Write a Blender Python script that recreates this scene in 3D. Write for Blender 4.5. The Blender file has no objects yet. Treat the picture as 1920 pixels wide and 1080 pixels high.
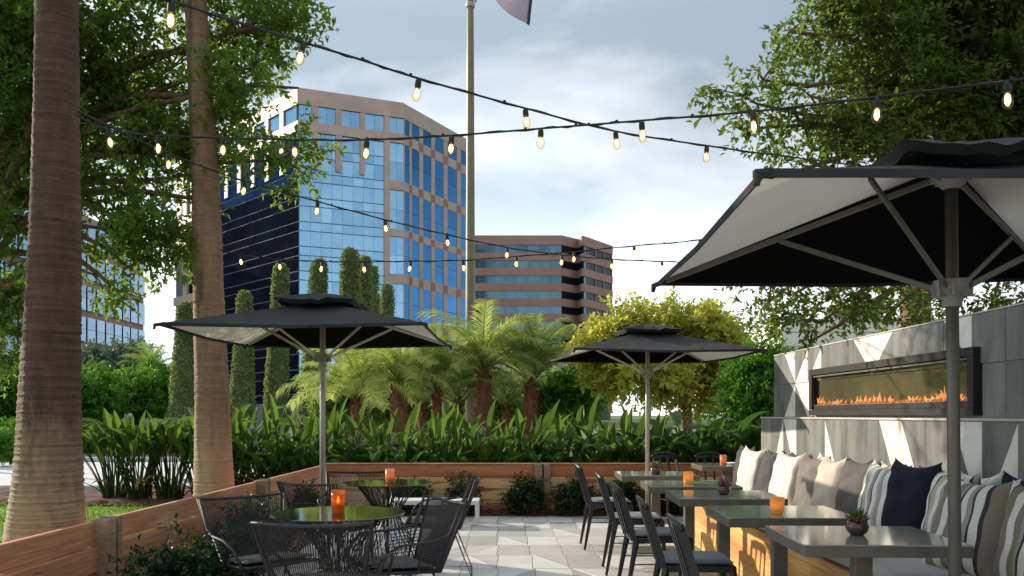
import bpy, bmesh, math, random
import numpy as np
from mathutils import Vector, Matrix, Euler

R = math.radians
random.seed(7)
rng = np.random.default_rng(11)
sc = bpy.context.scene
COL = sc.collection

# ------------------------------------------------------------------ camera, sky, sun, exposure
CAM_H = 1.30
FPX = 1600.0                      # focal length in photo pixels (1920 wide)
cam_d = bpy.data.cameras.new('camera')
cam = bpy.data.objects.new('camera', cam_d)
COL.objects.link(cam)
cam.location = (0, 0, CAM_H)
cam.rotation_euler = (R(90), 0, 0)
cam_d.sensor_width = 36.0
cam_d.lens = 30.0
cam_d.shift_y = 238.0 / 1920.0
cam_d.clip_start = 0.05
cam_d.clip_end = 4000
sc.camera = cam

SUN_DIR = Vector((-0.80, 0.53, 0.33)).normalized()      # towards the sun
sun_el = math.asin(SUN_DIR.z)
sun_az = math.atan2(SUN_DIR.x, SUN_DIR.y)
sl = bpy.data.lights.new('sun', 'SUN')
sl.energy = 3.4
sl.angle = R(0.6)
sl.color = (1.0, 0.87, 0.70)
so = bpy.data.objects.new('sun', sl)
COL.objects.link(so)
so.rotation_euler = SUN_DIR.to_track_quat('Z', 'Y').to_euler()

world = bpy.data.worlds.new('World')
sc.world = world
world.use_nodes = True
nt = world.node_tree
for n in list(nt.nodes):
    nt.nodes.remove(n)
N = nt.nodes.new
L = nt.links.new
w_out = N('ShaderNodeOutputWorld')
w_bg = N('ShaderNodeBackground')
w_bg.inputs['Strength'].default_value = 0.12
L(w_bg.outputs[0], w_out.inputs[0])
sky = N('ShaderNodeTexSky')
sky.sky_type = 'NISHITA'
sky.sun_disc = False
sky.sun_elevation = sun_el
sky.sun_rotation = sun_az
sky.air_density = 1.0
sky.dust_density = 1.5
sky.ozone_density = 1.5
geo = N('ShaderNodeTexCoord')
sep = N('ShaderNodeSeparateXYZ')
L(geo.outputs['Generated'], sep.inputs[0])
# flatten the direction so cloud layers stretch towards the horizon
mp = N('ShaderNodeMapping')
mp.inputs['Scale'].default_value = (1.0, 1.0, 2.6)
mp.inputs['Location'].default_value = (3.1, 0.4, 0.0)
L(geo.outputs['Generated'], mp.inputs['Vector'])
n1 = N('ShaderNodeTexNoise')
n1.inputs['Scale'].default_value = 2.3
n1.inputs['Detail'].default_value = 7
n1.inputs['Roughness'].default_value = 0.5
n1.inputs['Distortion'].default_value = 0.35
L(mp.outputs[0], n1.inputs['Vector'])
n2 = N('ShaderNodeTexNoise')
n2.inputs['Scale'].default_value = 1.1
n2.inputs['Detail'].default_value = 4
n2.inputs['Distortion'].default_value = 0.4
L(mp.outputs[0], n2.inputs['Vector'])
# overcast colour as a function of height above the horizon
elr = N('ShaderNodeValToRGB')
L(sep.outputs['Z'], elr.inputs[0])
cr = elr.color_ramp
cr.elements[0].position = 0.0
cr.elements[0].color = (6.4, 6.4, 6.3, 1)
cr.elements[1].position = 1.0
cr.elements[1].color = (3.9, 4.3, 4.8, 1)
for p, c in ((0.12, (5.0, 5.4, 5.75)), (0.20, (3.2, 3.75, 4.3)), (0.30, (1.65, 2.0, 2.4)), (0.42, (1.6, 1.95, 2.35)), (0.62, (2.9, 3.3, 3.8))):
    e = cr.elements.new(p)
    e.color = (*c, 1)
# brighter cloud patches
mk = N('ShaderNodeMapRange')
mk.inputs['From Min'].default_value = 0.46
mk.inputs['From Max'].default_value = 0.66
L(n1.outputs['Fac'], mk.inputs['Value'])
brt = N('ShaderNodeMixRGB')
brt.inputs['Color2'].default_value = (5.7, 5.8, 6.0, 1)
L(mk.outputs[0], brt.inputs['Fac'])
L(elr.outputs[0], brt.inputs['Color1'])
# half strength on the patches
hm = N('ShaderNodeMixRGB')
hm.inputs['Fac'].default_value = 0.5
L(elr.outputs[0], hm.inputs['Color1'])
L(brt.outputs[0], hm.inputs['Color2'])
# blue gaps where the clear sky shows
gp = N('ShaderNodeMapRange')
gp.inputs['From Min'].default_value = 0.54
gp.inputs['From Max'].default_value = 0.66
gp.inputs['To Max'].default_value = 0.55
L(n2.outputs['Fac'], gp.inputs['Value'])
mixs = N('ShaderNodeMixRGB')
L(gp.outputs[0], mixs.inputs['Fac'])
L(hm.outputs[0], mixs.inputs['Color1'])
L(sky.outputs[0], mixs.inputs['Color2'])
# the sky is brighter on the side of the sun
vd = N('ShaderNodeVectorMath')
vd.operation = 'DOT_PRODUCT'
vd.inputs[1].default_value = (SUN_DIR.x, SUN_DIR.y, 0.1)
L(geo.outputs['Generated'], vd.inputs[0])
sg = N('ShaderNodeMapRange')
sg.inputs['From Min'].default_value = -0.4
sg.inputs['From Max'].default_value = 1.0
sg.inputs['To Min'].default_value = 0.78
sg.inputs['To Max'].default_value = 1.55
L(vd.outputs['Value'], sg.inputs['Value'])
mul = N('ShaderNodeVectorMath')
mul.operation = 'SCALE'
L(mixs.outputs[0], mul.inputs[0])
L(sg.outputs[0], mul.inputs['Scale'])
L(mul.outputs[0], w_bg.inputs['Color'])

vs = sc.view_settings
vs.view_transform = 'Standard'
vs.look = 'None'
vs.gamma = 1.0
vs.exposure = 0.90
vs.use_curve_mapping = False
sc.render.engine = 'CYCLES'
cy = sc.cycles
cy.use_denoising = True
try:
    cy.denoiser = 'OPENIMAGEDENOISE'
except Exception:
    pass
cy.max_bounces = 7
cy.diffuse_bounces = 3
cy.glossy_bounces = 3
cy.transmission_bounces = 4
cy.transparent_max_bounces = 8
cy.sample_clamp_indirect = 6
cy.caustics_reflective = False
cy.caustics_refractive = False


def P(px, py, Z):
    """world point that stands Z metres in front of the camera where the photo shows (px, py)"""
    return Vector(((px - 960) / FPX * Z, Z, CAM_H + (778 - py) / FPX * Z))


def G(px, Z, z=0.0):
    return Vector(((px - 960) / FPX * Z, Z, z))


# ------------------------------------------------------------------ materials
def rgba(c):
    return (c[0], c[1], c[2], 1)


def new_mat(name):
    m = bpy.data.materials.new(name)
    m.use_nodes = True
    t = m.node_tree
    b = t.nodes['Principled BSDF']
    return m, t, b


def mat(name, c1, c2=None, rough=0.6, metal=0.0, scale=6.0, stretch=(1, 1, 1), detail=5, lo=0.35, hi=0.65,
        bump=0.0, bscale=None, rand=0.0, hrand=0.0, coord='Object', coat=0.0, spec=None, sheen=0.0,
        rvar=0.0, trans=0.0, tcol=None, emit=None, estr=0.0):
    m, t, b = new_mat(name)
    N, L = t.nodes.new, t.links.new
    tc = N('ShaderNodeTexCoord')
    mpn = N('ShaderNodeMapping')
    mpn.inputs['Scale'].default_value = stretch
    L(tc.outputs[coord], mpn.inputs['Vector'])
    oi = N('ShaderNodeObjectInfo')
    ad = N('ShaderNodeVectorMath')
    ad.operation = 'ADD'
    sc_ = N('ShaderNodeVectorMath')
    sc_.operation = 'SCALE'
    cmb = N('ShaderNodeCombineXYZ')
    L(oi.outputs['Random'], cmb.inputs[0])
    L(oi.outputs['Random'], cmb.inputs[1])
    sc_.inputs['Scale'].default_value = 37.0
    L(cmb.outputs[0], sc_.inputs[0])
    L(mpn.outputs[0], ad.inputs[0])
    L(sc_.outputs[0], ad.inputs[1])
    nz = N('ShaderNodeTexNoise')
    nz.inputs['Scale'].default_value = scale
    nz.inputs['Detail'].default_value = detail
    nz.inputs['Roughness'].default_value = 0.6
    L(ad.outputs[0], nz.inputs['Vector'])
    col = None
    if c2 is not None:
        rp = N('ShaderNodeValToRGB')
        rp.color_ramp.elements[0].position = lo
        rp.color_ramp.elements[0].color = rgba(c1)
        rp.color_ramp.elements[1].position = hi
        rp.color_ramp.elements[1].color = rgba(c2)
        L(nz.outputs['Fac'], rp.inputs[0])
        col = rp.outputs[0]
    else:
        rg = N('ShaderNodeRGB')
        rg.outputs[0].default_value = rgba(c1)
        col = rg.outputs[0]
    if rand or hrand:
        hs = N('ShaderNodeHueSaturation')
        mr = N('ShaderNodeMapRange')
        mr.inputs['To Min'].default_value = 1 - rand
        mr.inputs['To Max'].default_value = 1 + rand
        L(oi.outputs['Random'], mr.inputs['Value'])
        L(mr.outputs[0], hs.inputs['Value'])
        if hrand:
            m2 = N('ShaderNodeMath')
            m2.operation = 'MULTIPLY'
            m2.inputs[1].default_value = 7.31
            f2 = N('ShaderNodeMath')
            f2.operation = 'FRACT'
            L(oi.outputs['Random'], m2.inputs[0])
            L(m2.outputs[0], f2.inputs[0])
            mh = N('ShaderNodeMapRange')
            mh.inputs['To Min'].default_value = 0.5 - hrand
            mh.inputs['To Max'].default_value = 0.5 + hrand
            L(f2.outputs[0], mh.inputs['Value'])
            L(mh.outputs[0], hs.inputs['Hue'])
        L(col, hs.inputs['Color'])
        col = hs.outputs[0]
    L(col, b.inputs['Base Color'])
    b.inputs['Roughness'].default_value = rough
    if rvar:
        mr = N('ShaderNodeMapRange')
        mr.inputs['To Min'].default_value = max(0.02, rough - rvar)
        mr.inputs['To Max'].default_value = min(1, rough + rvar)
        L(nz.outputs['Fac'], mr.inputs['Value'])
        L(mr.outputs[0], b.inputs['Roughness'])
    b.inputs['Metallic'].default_value = metal
    if spec is not None:
        b.inputs['Specular IOR Level'].default_value = spec
    if coat:
        b.inputs['Coat Weight'].default_value = coat
        b.inputs['Coat Roughness'].default_value = 0.08
    if sheen:
        b.inputs['Sheen Weight'].default_value = sheen
    if bump:
        nb = nz
        if bscale:
            nb = N('ShaderNodeTexNoise')
            nb.inputs['Scale'].default_value = bscale
            nb.inputs['Detail'].default_value = 4
            L(ad.outputs[0], nb.inputs['Vector'])
        bp = N('ShaderNodeBump')
        bp.inputs['Strength'].default_value = bump
        bp.inputs['Distance'].default_value = 0.02
        L(nb.outputs['Fac'], bp.inputs['Height'])
        L(bp.outputs[0], b.inputs['Normal'])
    if emit is not None:
        b.inputs['Emission Color'].default_value = rgba(emit)
        b.inputs['Emission Strength'].default_value = estr
    if trans:
        tr = N('ShaderNodeBsdfTranslucent')
        if tcol is not None:
            tr.inputs['Color'].default_value = rgba(tcol)
        else:
            L(col, tr.inputs['Color'])
        mx = N('ShaderNodeMixShader')
        mx.inputs[0].default_value = trans
        out = t.nodes['Material Output']
        L(b.outputs[0], mx.inputs[1])
        L(tr.outputs[0], mx.inputs[2])
        L(mx.outputs[0], out.inputs[0])
    return m


def wood_mat(name, heart, sap, line=(0.10, 0.04, 0.02), sap_lo=0.5, sap_hi=0.56, rough=0.6, rand=0.12, knots=True):
    """boards whose grain runs along local x; a wavy heartwood/sapwood boundary"""
    m, t, b = new_mat(name)
    N, L = t.nodes.new, t.links.new
    tc = N('ShaderNodeTexCoord')
    oi = N('ShaderNodeObjectInfo')
    cmb = N('ShaderNodeCombineXYZ')
    for i in range(3):
        L(oi.outputs['Random'], cmb.inputs[i])
    sc_ = N('ShaderNodeVectorMath')
    sc_.operation = 'SCALE'
    sc_.inputs['Scale'].default_value = 53.0
    L(cmb.outputs[0], sc_.inputs[0])
    ad = N('ShaderNodeVectorMath')
    L(tc.outputs['Object'], ad.inputs[0])
    L(sc_.outputs[0], ad.inputs[1])
    mp1 = N('ShaderNodeMapping')
    mp1.inputs['Scale'].default_value = (0.9, 3.0, 6.0)
    L(ad.outputs[0], mp1.inputs['Vector'])
    big = N('ShaderNodeTexNoise')
    big.inputs['Scale'].default_value = 1.0
    big.inputs['Detail'].default_value = 2
    L(mp1.outputs[0], big.inputs['Vector'])
    rp = N('ShaderNodeValToRGB')
    rp.color_ramp.elements[0].position = sap_lo
    rp.color_ramp.elements[0].color = rgba(heart)
    rp.color_ramp.elements[1].position = sap_hi
    rp.color_ramp.elements[1].color = rgba(sap)
    L(big.outputs['Fac'], rp.inputs[0])
    mp2 = N('ShaderNodeMapping')
    mp2.inputs['Scale'].default_value = (1.2, 14.0, 30.0)
    L(ad.outputs[0], mp2.inputs['Vector'])
    gr = N('ShaderNodeTexNoise')
    gr.inputs['Scale'].default_value = 2.5
    gr.inputs['Detail'].default_value = 6
    gr.inputs['Distortion'].default_value = 0.6
    L(mp2.outputs[0], gr.inputs['Vector'])
    mr = N('ShaderNodeMapRange')
    mr.inputs['From Min'].default_value = 0.3
    mr.inputs['From Max'].default_value = 0.7
    mr.inputs['To Min'].default_value = 0.66
    mr.inputs['To Max'].default_value = 1.22
    L(gr.outputs['Fac'], mr.inputs['Value'])
    mulc = N('ShaderNodeVectorMath')
    mulc.operation = 'SCALE'
    L(rp.outputs[0], mulc.inputs[0])
    L(mr.outputs[0], mulc.inputs['Scale'])
    col = mulc.outputs[0]
    if knots:
        mp3 = N('ShaderNodeMapping')
        mp3.inputs['Scale'].default_value = (2.2, 0.2, 5.0)
        L(ad.outputs[0], mp3.inputs['Vector'])
        vo = N('ShaderNodeTexVoronoi')
        vo.inputs['Scale'].default_value = 1.0
        L(mp3.outputs[0], vo.inputs['Vector'])
        kr = N('ShaderNodeMapRange')
        kr.inputs['From Min'].default_value = 0.05
        kr.inputs['From Max'].default_value = 0.11
        L(vo.outputs['Distance'], kr.inputs['Value'])
        mk_ = N('ShaderNodeMixRGB')
        mk_.inputs['Color1'].default_value = rgba(line)
        L(kr.outputs[0], mk_.inputs['Fac'])
        L(col, mk_.inputs['Color2'])
        col = mk_.outputs[0]
    hs = N('ShaderNodeHueSaturation')
    m3 = N('ShaderNodeMapRange')
    m3.inputs['To Min'].default_value = 1 - rand
    m3.inputs['To Max'].default_value = 1 + rand
    L(oi.outputs['Random'], m3.inputs['Value'])
    L(m3.outputs[0], hs.inputs['Value'])
    L(col, hs.inputs['Color'])
    L(hs.outputs[0], b.inputs['Base Color'])
    b.inputs['Roughness'].default_value = rough
    bp = N('ShaderNodeBump')
    bp.inputs['Strength'].default_value = 0.35
    bp.inputs['Distance'].default_value = 0.004
    L(gr.outputs['Fac'], bp.inputs['Height'])
    L(bp.outputs[0], b.inputs['Normal'])
    return m


def leaf_mat(name, c1, c2, scale=1.2, trans=0.35, tcol=None, rough=0.42, lo=0.35, hi=0.65, rand=0.10, hrand=0.0, coord='Object'):
    return mat(name, c1, c2, rough=rough, scale=scale, detail=3, lo=lo, hi=hi, trans=trans, tcol=tcol, rand=rand,
               hrand=hrand, spec=0.35, coord=coord)


def bark_rings(name, c1, c2, ring=26.0, tint=None):
    m, t, b = new_mat(name)
    N, L = t.nodes.new, t.links.new
    tc = N('ShaderNodeTexCoord')
    mp1 = N('ShaderNodeMapping')
    mp1.inputs['Scale'].default_value = (2.2, 2.2, ring)
    L(tc.outputs['Object'], mp1.inputs['Vector'])
    nz = N('ShaderNodeTexNoise')
    nz.inputs['Scale'].default_value = 1.3
    nz.inputs['Detail'].default_value = 9
    nz.inputs['Roughness'].default_value = 0.72
    nz.inputs['Distortion'].default_value = 0.5
    L(mp1.outputs[0], nz.inputs['Vector'])
    mp2 = N('ShaderNodeMapping')
    mp2.inputs['Scale'].default_value = (7, 7, 2.2)
    L(tc.outputs['Object'], mp2.inputs['Vector'])
    n2_ = N('ShaderNodeTexNoise')
    n2_.inputs['Scale'].default_value = 1.5
    n2_.inputs['Detail'].default_value = 9
    n2_.inputs['Roughness'].default_value = 0.7
    L(mp2.outputs[0], n2_.inputs['Vector'])
    rp = N('ShaderNodeValToRGB')
    rp.color_ramp.elements[0].position = 0.34
    rp.color_ramp.elements[0].color = rgba(c1)
    rp.color_ramp.elements[1].position = 0.64
    rp.color_ramp.elements[1].color = rgba(c2)
    mxf = N('ShaderNodeMath')
    mxf.operation = 'MULTIPLY_ADD'
    mxf.inputs[1].default_value = 0.55
    L(nz.outputs['Fac'], mxf.inputs[0])
    h = N('ShaderNodeMath')
    h.operation = 'MULTIPLY'
    h.inputs[1].default_value = 0.45
    L(n2_.outputs['Fac'], h.inputs[0])
    L(h.outputs[0], mxf.inputs[2])
    L(mxf.outputs[0], rp.inputs[0])
    col = rp.outputs[0]
    # dark vertical stains
    mp3 = N('ShaderNodeMapping')
    mp3.inputs['Scale'].default_value = (6, 6, 0.7)
    L(tc.outputs['Object'], mp3.inputs['Vector'])
    n3 = N('ShaderNodeTexNoise')
    n3.inputs['Scale'].default_value = 1.0
    n3.inputs['Detail'].default_value = 8
    L(mp3.outputs[0], n3.inputs['Vector'])
    sr = N('ShaderNodeMapRange')
    sr.inputs['From Min'].default_value = 0.56
    sr.inputs['From Max'].default_value = 0.66
    sr.inputs['To Max'].default_value = 0.6
    L(n3.outputs['Fac'], sr.inputs['Value'])
    mx = N('ShaderNodeMixRGB')
    mx.inputs['Color2'].default_value = (0.045, 0.028, 0.018, 1)
    L(sr.outputs[0], mx.inputs['Fac'])
    L(col, mx.inputs['Color1'])
    # pale zone near the ground: light on the lower trunk put into the colour
    if tint:
        sp = N('ShaderNodeSeparateXYZ')
        L(tc.outputs['Object'], sp.inputs[0])
        wz = N('ShaderNodeMath')
        wz.operation = 'MULTIPLY_ADD'
        wz.inputs[1].default_value = 1.6
        wz.inputs[2].default_value = -0.8
        L(n2_.outputs['Fac'], wz.inputs[0])
        az = N('ShaderNodeMath')
        L(sp.outputs['Z'], az.inputs[0])
        L(wz.outputs[0], az.inputs[1])
        zr = N('ShaderNodeMapRange')
        zr.inputs['From Min'].default_value = 0.7
        zr.inputs['From Max'].default_value = 1.4
        zr.inputs['To Min'].default_value = 0.85
        zr.inputs['To Max'].default_value = 0.0
        L(az.outputs[0], zr.inputs['Value'])
        mz = N('ShaderNodeMixRGB')
        mz.inputs['Color2'].default_value = rgba(tint)
        L(zr.outputs[0], mz.inputs['Fac'])
        L(mx.outputs[0], mz.inputs['Color1'])
        L(mz.outputs[0], b.inputs['Base Color'])
    else:
        L(mx.outputs[0], b.inputs['Base Color'])
    b.inputs['Roughness'].default_value = 0.85
    bp = N('ShaderNodeBump')
    bp.inputs['Strength'].default_value = 1.0
    bp.inputs['Distance'].default_value = 0.045
    L(mxf.outputs[0], bp.inputs['Height'])
    L(bp.outputs[0], b.inputs['Normal'])
    return m


def stripe_mat(name, bands):
    """woven stripes across local x; bands = [(position, colour), ...]"""
    m, t, b = new_mat(name)
    N, L = t.nodes.new, t.links.new
    tc = N('ShaderNodeTexCoord')
    nz = N('ShaderNodeTexNoise')
    nz.inputs['Scale'].default_value = 5
    L(tc.outputs['Object'], nz.inputs['Vector'])
    sp = N('ShaderNodeSeparateXYZ')
    L(tc.outputs['Object'], sp.inputs[0])
    mr = N('ShaderNodeMapRange')
    mr.inputs['From Min'].default_value = -0.27
    mr.inputs['From Max'].default_value = 0.27
    L(sp.outputs['X'], mr.inputs['Value'])
    ma = N('ShaderNodeMath')
    ma.operation = 'MULTIPLY_ADD'
    ma.inputs[1].default_value = 0.004
    L(nz.outputs['Fac'], ma.inputs[0])
    L(mr.outputs[0], ma.inputs[2])
    rp = N('ShaderNodeValToRGB')
    rp.color_ramp.interpolation = 'CONSTANT'
    el = rp.color_ramp.elements
    el[0].position = bands[0][0]
    el[0].color = rgba(bands[0][1])
    el[1].position = bands[1][0]
    el[1].color = rgba(bands[1][1])
    for p_, c_ in bands[2:]:
        e_ = el.new(p_)
        e_.color = rgba(c_)
    L(ma.outputs[0], rp.inputs[0])
    L(rp.outputs[0], b.inputs['Base Color'])
    b.inputs['Roughness'].default_value = 0.9
    wv = N('ShaderNodeTexNoise')
    wv.inputs['Scale'].default_value = 160
    L(tc.outputs['Object'], wv.inputs['Vector'])
    bp = N('ShaderNodeBump')
    bp.inputs['Strength'].default_value = 0.25
    bp.inputs['Distance'].default_value = 0.003
    L(wv.outputs['Fac'], bp.inputs['Height'])
    L(bp.outputs[0], b.inputs['Normal'])
    return m


def glass_mat(name, tint, refl=0.25, rough=0.02):
    m, t, b = new_mat(name)
    N, L = t.nodes.new, t.links.new
    tr = N('ShaderNodeBsdfTransparent')
    tr.inputs['Color'].default_value = rgba(tint)
    gl = N('ShaderNodeBsdfGlossy')
    gl.inputs['Roughness'].default_value = rough
    fr0 = N('ShaderNodeLayerWeight')
    fr0.inputs['Blend'].default_value = 0.5
    pw = N('ShaderNodeMath')
    pw.operation = 'POWER'
    pw.inputs[1].default_value = 3.0
    L(fr0.outputs['Facing'], pw.inputs[0])
    fr = N('ShaderNodeMath')
    fr.operation = 'MULTIPLY_ADD'
    fr.inputs[1].default_value = refl * 2.2
    fr.inputs[2].default_value = 0.04
    L(pw.outputs[0], fr.inputs[0])
    mx = N('ShaderNodeMixShader')
    L(fr.outputs[0], mx.inputs[0])
    L(tr.outputs[0], mx.inputs[1])
    L(gl.outputs[0], mx.inputs[2])
    L(mx.outputs[0], t.nodes['Material Output'].inputs[0])
    return m


M = {}
M['pink'] = mat('pink_granite', (0.46, 0.34, 0.295), (0.54, 0.41, 0.365), rough=0.55, scale=0.3, rand=0.05, coord='Object')
M['pink_dark'] = mat('red_granite', (0.30, 0.15, 0.115), (0.36, 0.19, 0.15), rough=0.6, scale=0.4)
M['brick_band'] = mat('brick_band', (0.38, 0.22, 0.185), (0.45, 0.28, 0.24), rough=0.75, scale=0.25)
M['glass_sky'] = mat('reflective_blue_glass', (0.24, 0.50, 0.76), (0.38, 0.64, 0.86), rough=0.06, metal=0.85, scale=0.10, rand=0.12)
M['glass_deep'] = mat('deep_blue_glass', (0.035, 0.19, 0.46), (0.05, 0.25, 0.56), rough=0.08, metal=0.85, scale=0.15, rand=0.12)
M['glass_navy'] = mat('dark_navy_glass', (0.006, 0.008, 0.016), (0.010, 0.014, 0.028), rough=0.6, scale=0.2, rand=0.15, spec=0.0)  # dark surroundings mirrored in the tower's left face, put into the colour
M['glass_navy_top'] = mat('dusk_blue_glass', (0.010, 0.030, 0.09), (0.016, 0.045, 0.12), rough=0.5, scale=0.2, rand=0.15, spec=0.0)  # bluer reflection in the upper panes, also put into the colour
M['glass_dull'] = mat('dull_blue_glass', (0.16, 0.28, 0.42), (0.22, 0.36, 0.50), rough=0.15, metal=0.7, scale=0.1, rand=0.12)
M['glass_teal'] = mat('grey_teal_glass', (0.10, 0.20, 0.26), (0.16, 0.28, 0.33), rough=0.1, metal=0.7, scale=0.1, rand=0.10)
M['glass_black'] = mat('black_window_glass', (0.015, 0.02, 0.03), rough=0.15, spec=0.3)
M['mullion'] = mat('dark_mullion', (0.05, 0.15, 0.27), rough=0.4)
M['mullion_pale'] = mat('pale_mullion', (0.14, 0.14, 0.17), rough=0.5)
M['cream_wall'] = mat('cream_render', (0.80, 0.77, 0.70), (0.86, 0.83, 0.77), rough=0.8, scale=0.5)
M['roof_grey'] = mat('roof_grey', (0.28, 0.28, 0.28), rough=0.8)
M['concrete'] = mat('parking_concrete', (0.50, 0.44, 0.38), (0.60, 0.54, 0.47), rough=0.85, scale=0.6)
M['tile_grey'] = mat('grey_porcelain', (0.070, 0.079, 0.079), (0.225, 0.222, 0.20), rough=0.5, scale=6.0, stretch=(1, 1, 0.22), lo=0.28, hi=0.74, rand=0.24, bump=0.08, rvar=0.12)
M['tile_white'] = mat('cream_marble', (0.54, 0.47, 0.39), (0.76, 0.73, 0.67), rough=0.45, scale=5.0, lo=0.25, hi=0.48, rand=0.06)
M['floor_grey'] = mat('grey_paver', (0.42, 0.41, 0.395), (0.53, 0.515, 0.49), rough=0.55, scale=4.0, lo=0.3, hi=0.7, rand=0.14, bump=0.05, rvar=0.1)
M['floor_white'] = mat('pale_paver', (0.62, 0.595, 0.55), (0.74, 0.715, 0.67), rough=0.5, scale=4.0, lo=0.3, hi=0.7, rand=0.06, bump=0.05, rvar=0.1)
M['grout'] = mat('grout', (0.30, 0.28, 0.25), (0.38, 0.36, 0.33), rough=0.9, scale=20)
M['stone_cap'] = mat('stone_cap', (0.42, 0.39, 0.34), (0.52, 0.49, 0.43), rough=0.6, scale=6)
M['cedar'] = wood_mat('redwood_board', (0.60, 0.265, 0.135), (0.68, 0.37, 0.21), sap_lo=0.45, sap_hi=0.62)
M['cedar_two'] = wood_mat('redwood_with_sapwood', (0.48, 0.15, 0.055), (0.78, 0.50, 0.23), sap_lo=0.42, sap_hi=0.445, rand=0.06, knots=False)
M['cedar_top'] = wood_mat('deep_redwood_board', (0.50, 0.165, 0.06), (0.60, 0.24, 0.095), sap_lo=0.4, sap_hi=0.65, rand=0.08)
M['post_wood'] = wood_mat('weathered_post', (0.33, 0.22, 0.13), (0.40, 0.28, 0.17), knots=False)
M['bench_ply'] = wood_mat('golden_ply', (0.62, 0.28, 0.07), (0.80, 0.46, 0.14), sap_lo=0.40, sap_hi=0.60, rand=0.05, knots=False)
M['cushion'] = mat('grey_cushion_canvas', (0.36, 0.34, 0.33), (0.42, 0.40, 0.38), rough=0.95, scale=5, bump=0.2, bscale=140, sheen=0.2)
M['black_metal'] = mat('black_powder_coat', (0.010, 0.0105, 0.011), (0.018, 0.0185, 0.019), rough=0.36, scale=12, rvar=0.08)
M['cord'] = mat('charcoal_cord', (0.026, 0.024, 0.023), (0.045, 0.042, 0.040), rough=0.6, scale=30)
M['seat_pad'] = mat('slate_seat_pad', (0.05, 0.055, 0.07), (0.08, 0.085, 0.10), rough=0.8, scale=20, bump=0.2, bscale=120, sheen=0.3)
M['pole'] = mat('bronze_grey_pole', (0.40, 0.365, 0.31), (0.46, 0.42, 0.36), rough=0.38, metal=0.3, scale=8)
M['pole_dark'] = mat('dark_bronze_pole', (0.13, 0.125, 0.10), (0.16, 0.155, 0.125), rough=0.42, metal=0.3, scale=8)
M['hub'] = mat('grey_plastic_hub', (0.26, 0.25, 0.23), rough=0.5)
M['canopy'] = mat('charcoal_canopy', (0.034, 0.034, 0.036), (0.050, 0.050, 0.052), rough=0.9, scale=3, bump=0.5, bscale=7, spec=0.2)
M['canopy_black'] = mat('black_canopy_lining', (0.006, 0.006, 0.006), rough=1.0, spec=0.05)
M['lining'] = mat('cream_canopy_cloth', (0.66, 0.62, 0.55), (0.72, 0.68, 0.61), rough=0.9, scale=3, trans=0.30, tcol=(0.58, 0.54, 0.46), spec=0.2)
M['tabletop'] = mat('polished_zinc_top', (0.25, 0.26, 0.225), (0.33, 0.34, 0.30), rough=0.14, scale=5, rvar=0.06, coat=0.6, rand=0.1)
M['table_edge'] = mat('dark_zinc_edge', (0.10, 0.092, 0.072), (0.14, 0.13, 0.10), rough=0.35, scale=9)
M['black_glass'] = mat('black_tinted_glass', (0.010, 0.014, 0.010), rough=0.05, spec=0.6, coat=0.3)
M['white_paint'] = mat('white_powder_coat', (0.80, 0.80, 0.78), rough=0.4)
M['frame_black'] = mat('black_fireplace_frame', (0.014, 0.013, 0.013), (0.02, 0.018, 0.018), rough=0.5, scale=8, rvar=0.1, spec=0.3)
M['fire_back'] = mat('smoked_fire_back', (0.12, 0.11, 0.075), (0.20, 0.185, 0.13), rough=0.5, scale=3)  # olive of the garden mirrored in the glass, put into the panel colour
M['fire_glass'] = glass_mat('fireplace_glass', (0.82, 0.80, 0.74), 0.12)
M['ember'] = mat('ember_stone', (0.10, 0.04, 0.02), (0.35, 0.12, 0.05), rough=0.7, scale=20, emit=(1.0, 0.28, 0.06), estr=0.35)
M['flame'] = mat('gas_flame', (1.0, 0.4, 0.1), (1.0, 0.65, 0.3), rough=1, scale=8, emit=(1.0, 0.40, 0.17), estr=0.62)
M['bulb_glass'] = mat('lit_bulb_glass', (1.0, 0.80, 0.5), rough=0.2, emit=(1.0, 0.80, 0.52), estr=1.25)
M['bulb_core'] = mat('glowing_filament', (1.0, 0.8, 0.5), rough=0.5, emit=(1.0, 0.55, 0.18), estr=4.5)
M['bulb_clear'] = glass_mat('warm_bulb_glass', (1.0, 0.86, 0.62), 0.14)
M['cable'] = mat('black_rubber_cable', (0.012, 0.012, 0.012), rough=0.6)
M['amber'] = mat('amber_glass', (0.86, 0.60, 0.14), (0.74, 0.46, 0.09), rough=0.12, scale=18, trans=0.5, tcol=(1.0, 0.62, 0.14), coat=0.5, emit=(1.0, 0.56, 0.12), estr=0.05)  # faint emission paints the candle's glow into the glass
M['amber_dark'] = mat('smoky_amber_glass', (0.26, 0.09, 0.02), (0.60, 0.24, 0.05), rough=0.1, scale=14, trans=0.5, tcol=(0.85, 0.36, 0.07), coat=0.6, emit=(1.0, 0.40, 0.08), estr=0.05)  # emission again stands in for candlelight on the glass
_t = M['amber_dark'].node_tree
_out = _t.nodes['Material Output']
_src = _out.inputs[0].links[0].from_socket
_tr = _t.nodes.new('ShaderNodeBsdfTransparent')
_tr.inputs['Color'].default_value = (0.95, 0.62, 0.28, 1)
_mx = _t.nodes.new('ShaderNodeMixShader')
_mx.inputs[0].default_value = 0.5
_t.links.new(_src, _mx.inputs[1])
_t.links.new(_tr.outputs[0], _mx.inputs[2])
_t.links.new(_mx.outputs[0], _out.inputs[0])
M['peach'] = mat('frosted_peach_glass', (0.80, 0.42, 0.20), (0.86, 0.50, 0.28), rough=0.35, trans=0.5, scale=9, tcol=(0.95, 0.50, 0.24))
M['candle_glow'] = mat('candle_flame', (1, 0.6, 0.2), rough=1, emit=(1.0, 0.45, 0.10), estr=5.0)
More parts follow.
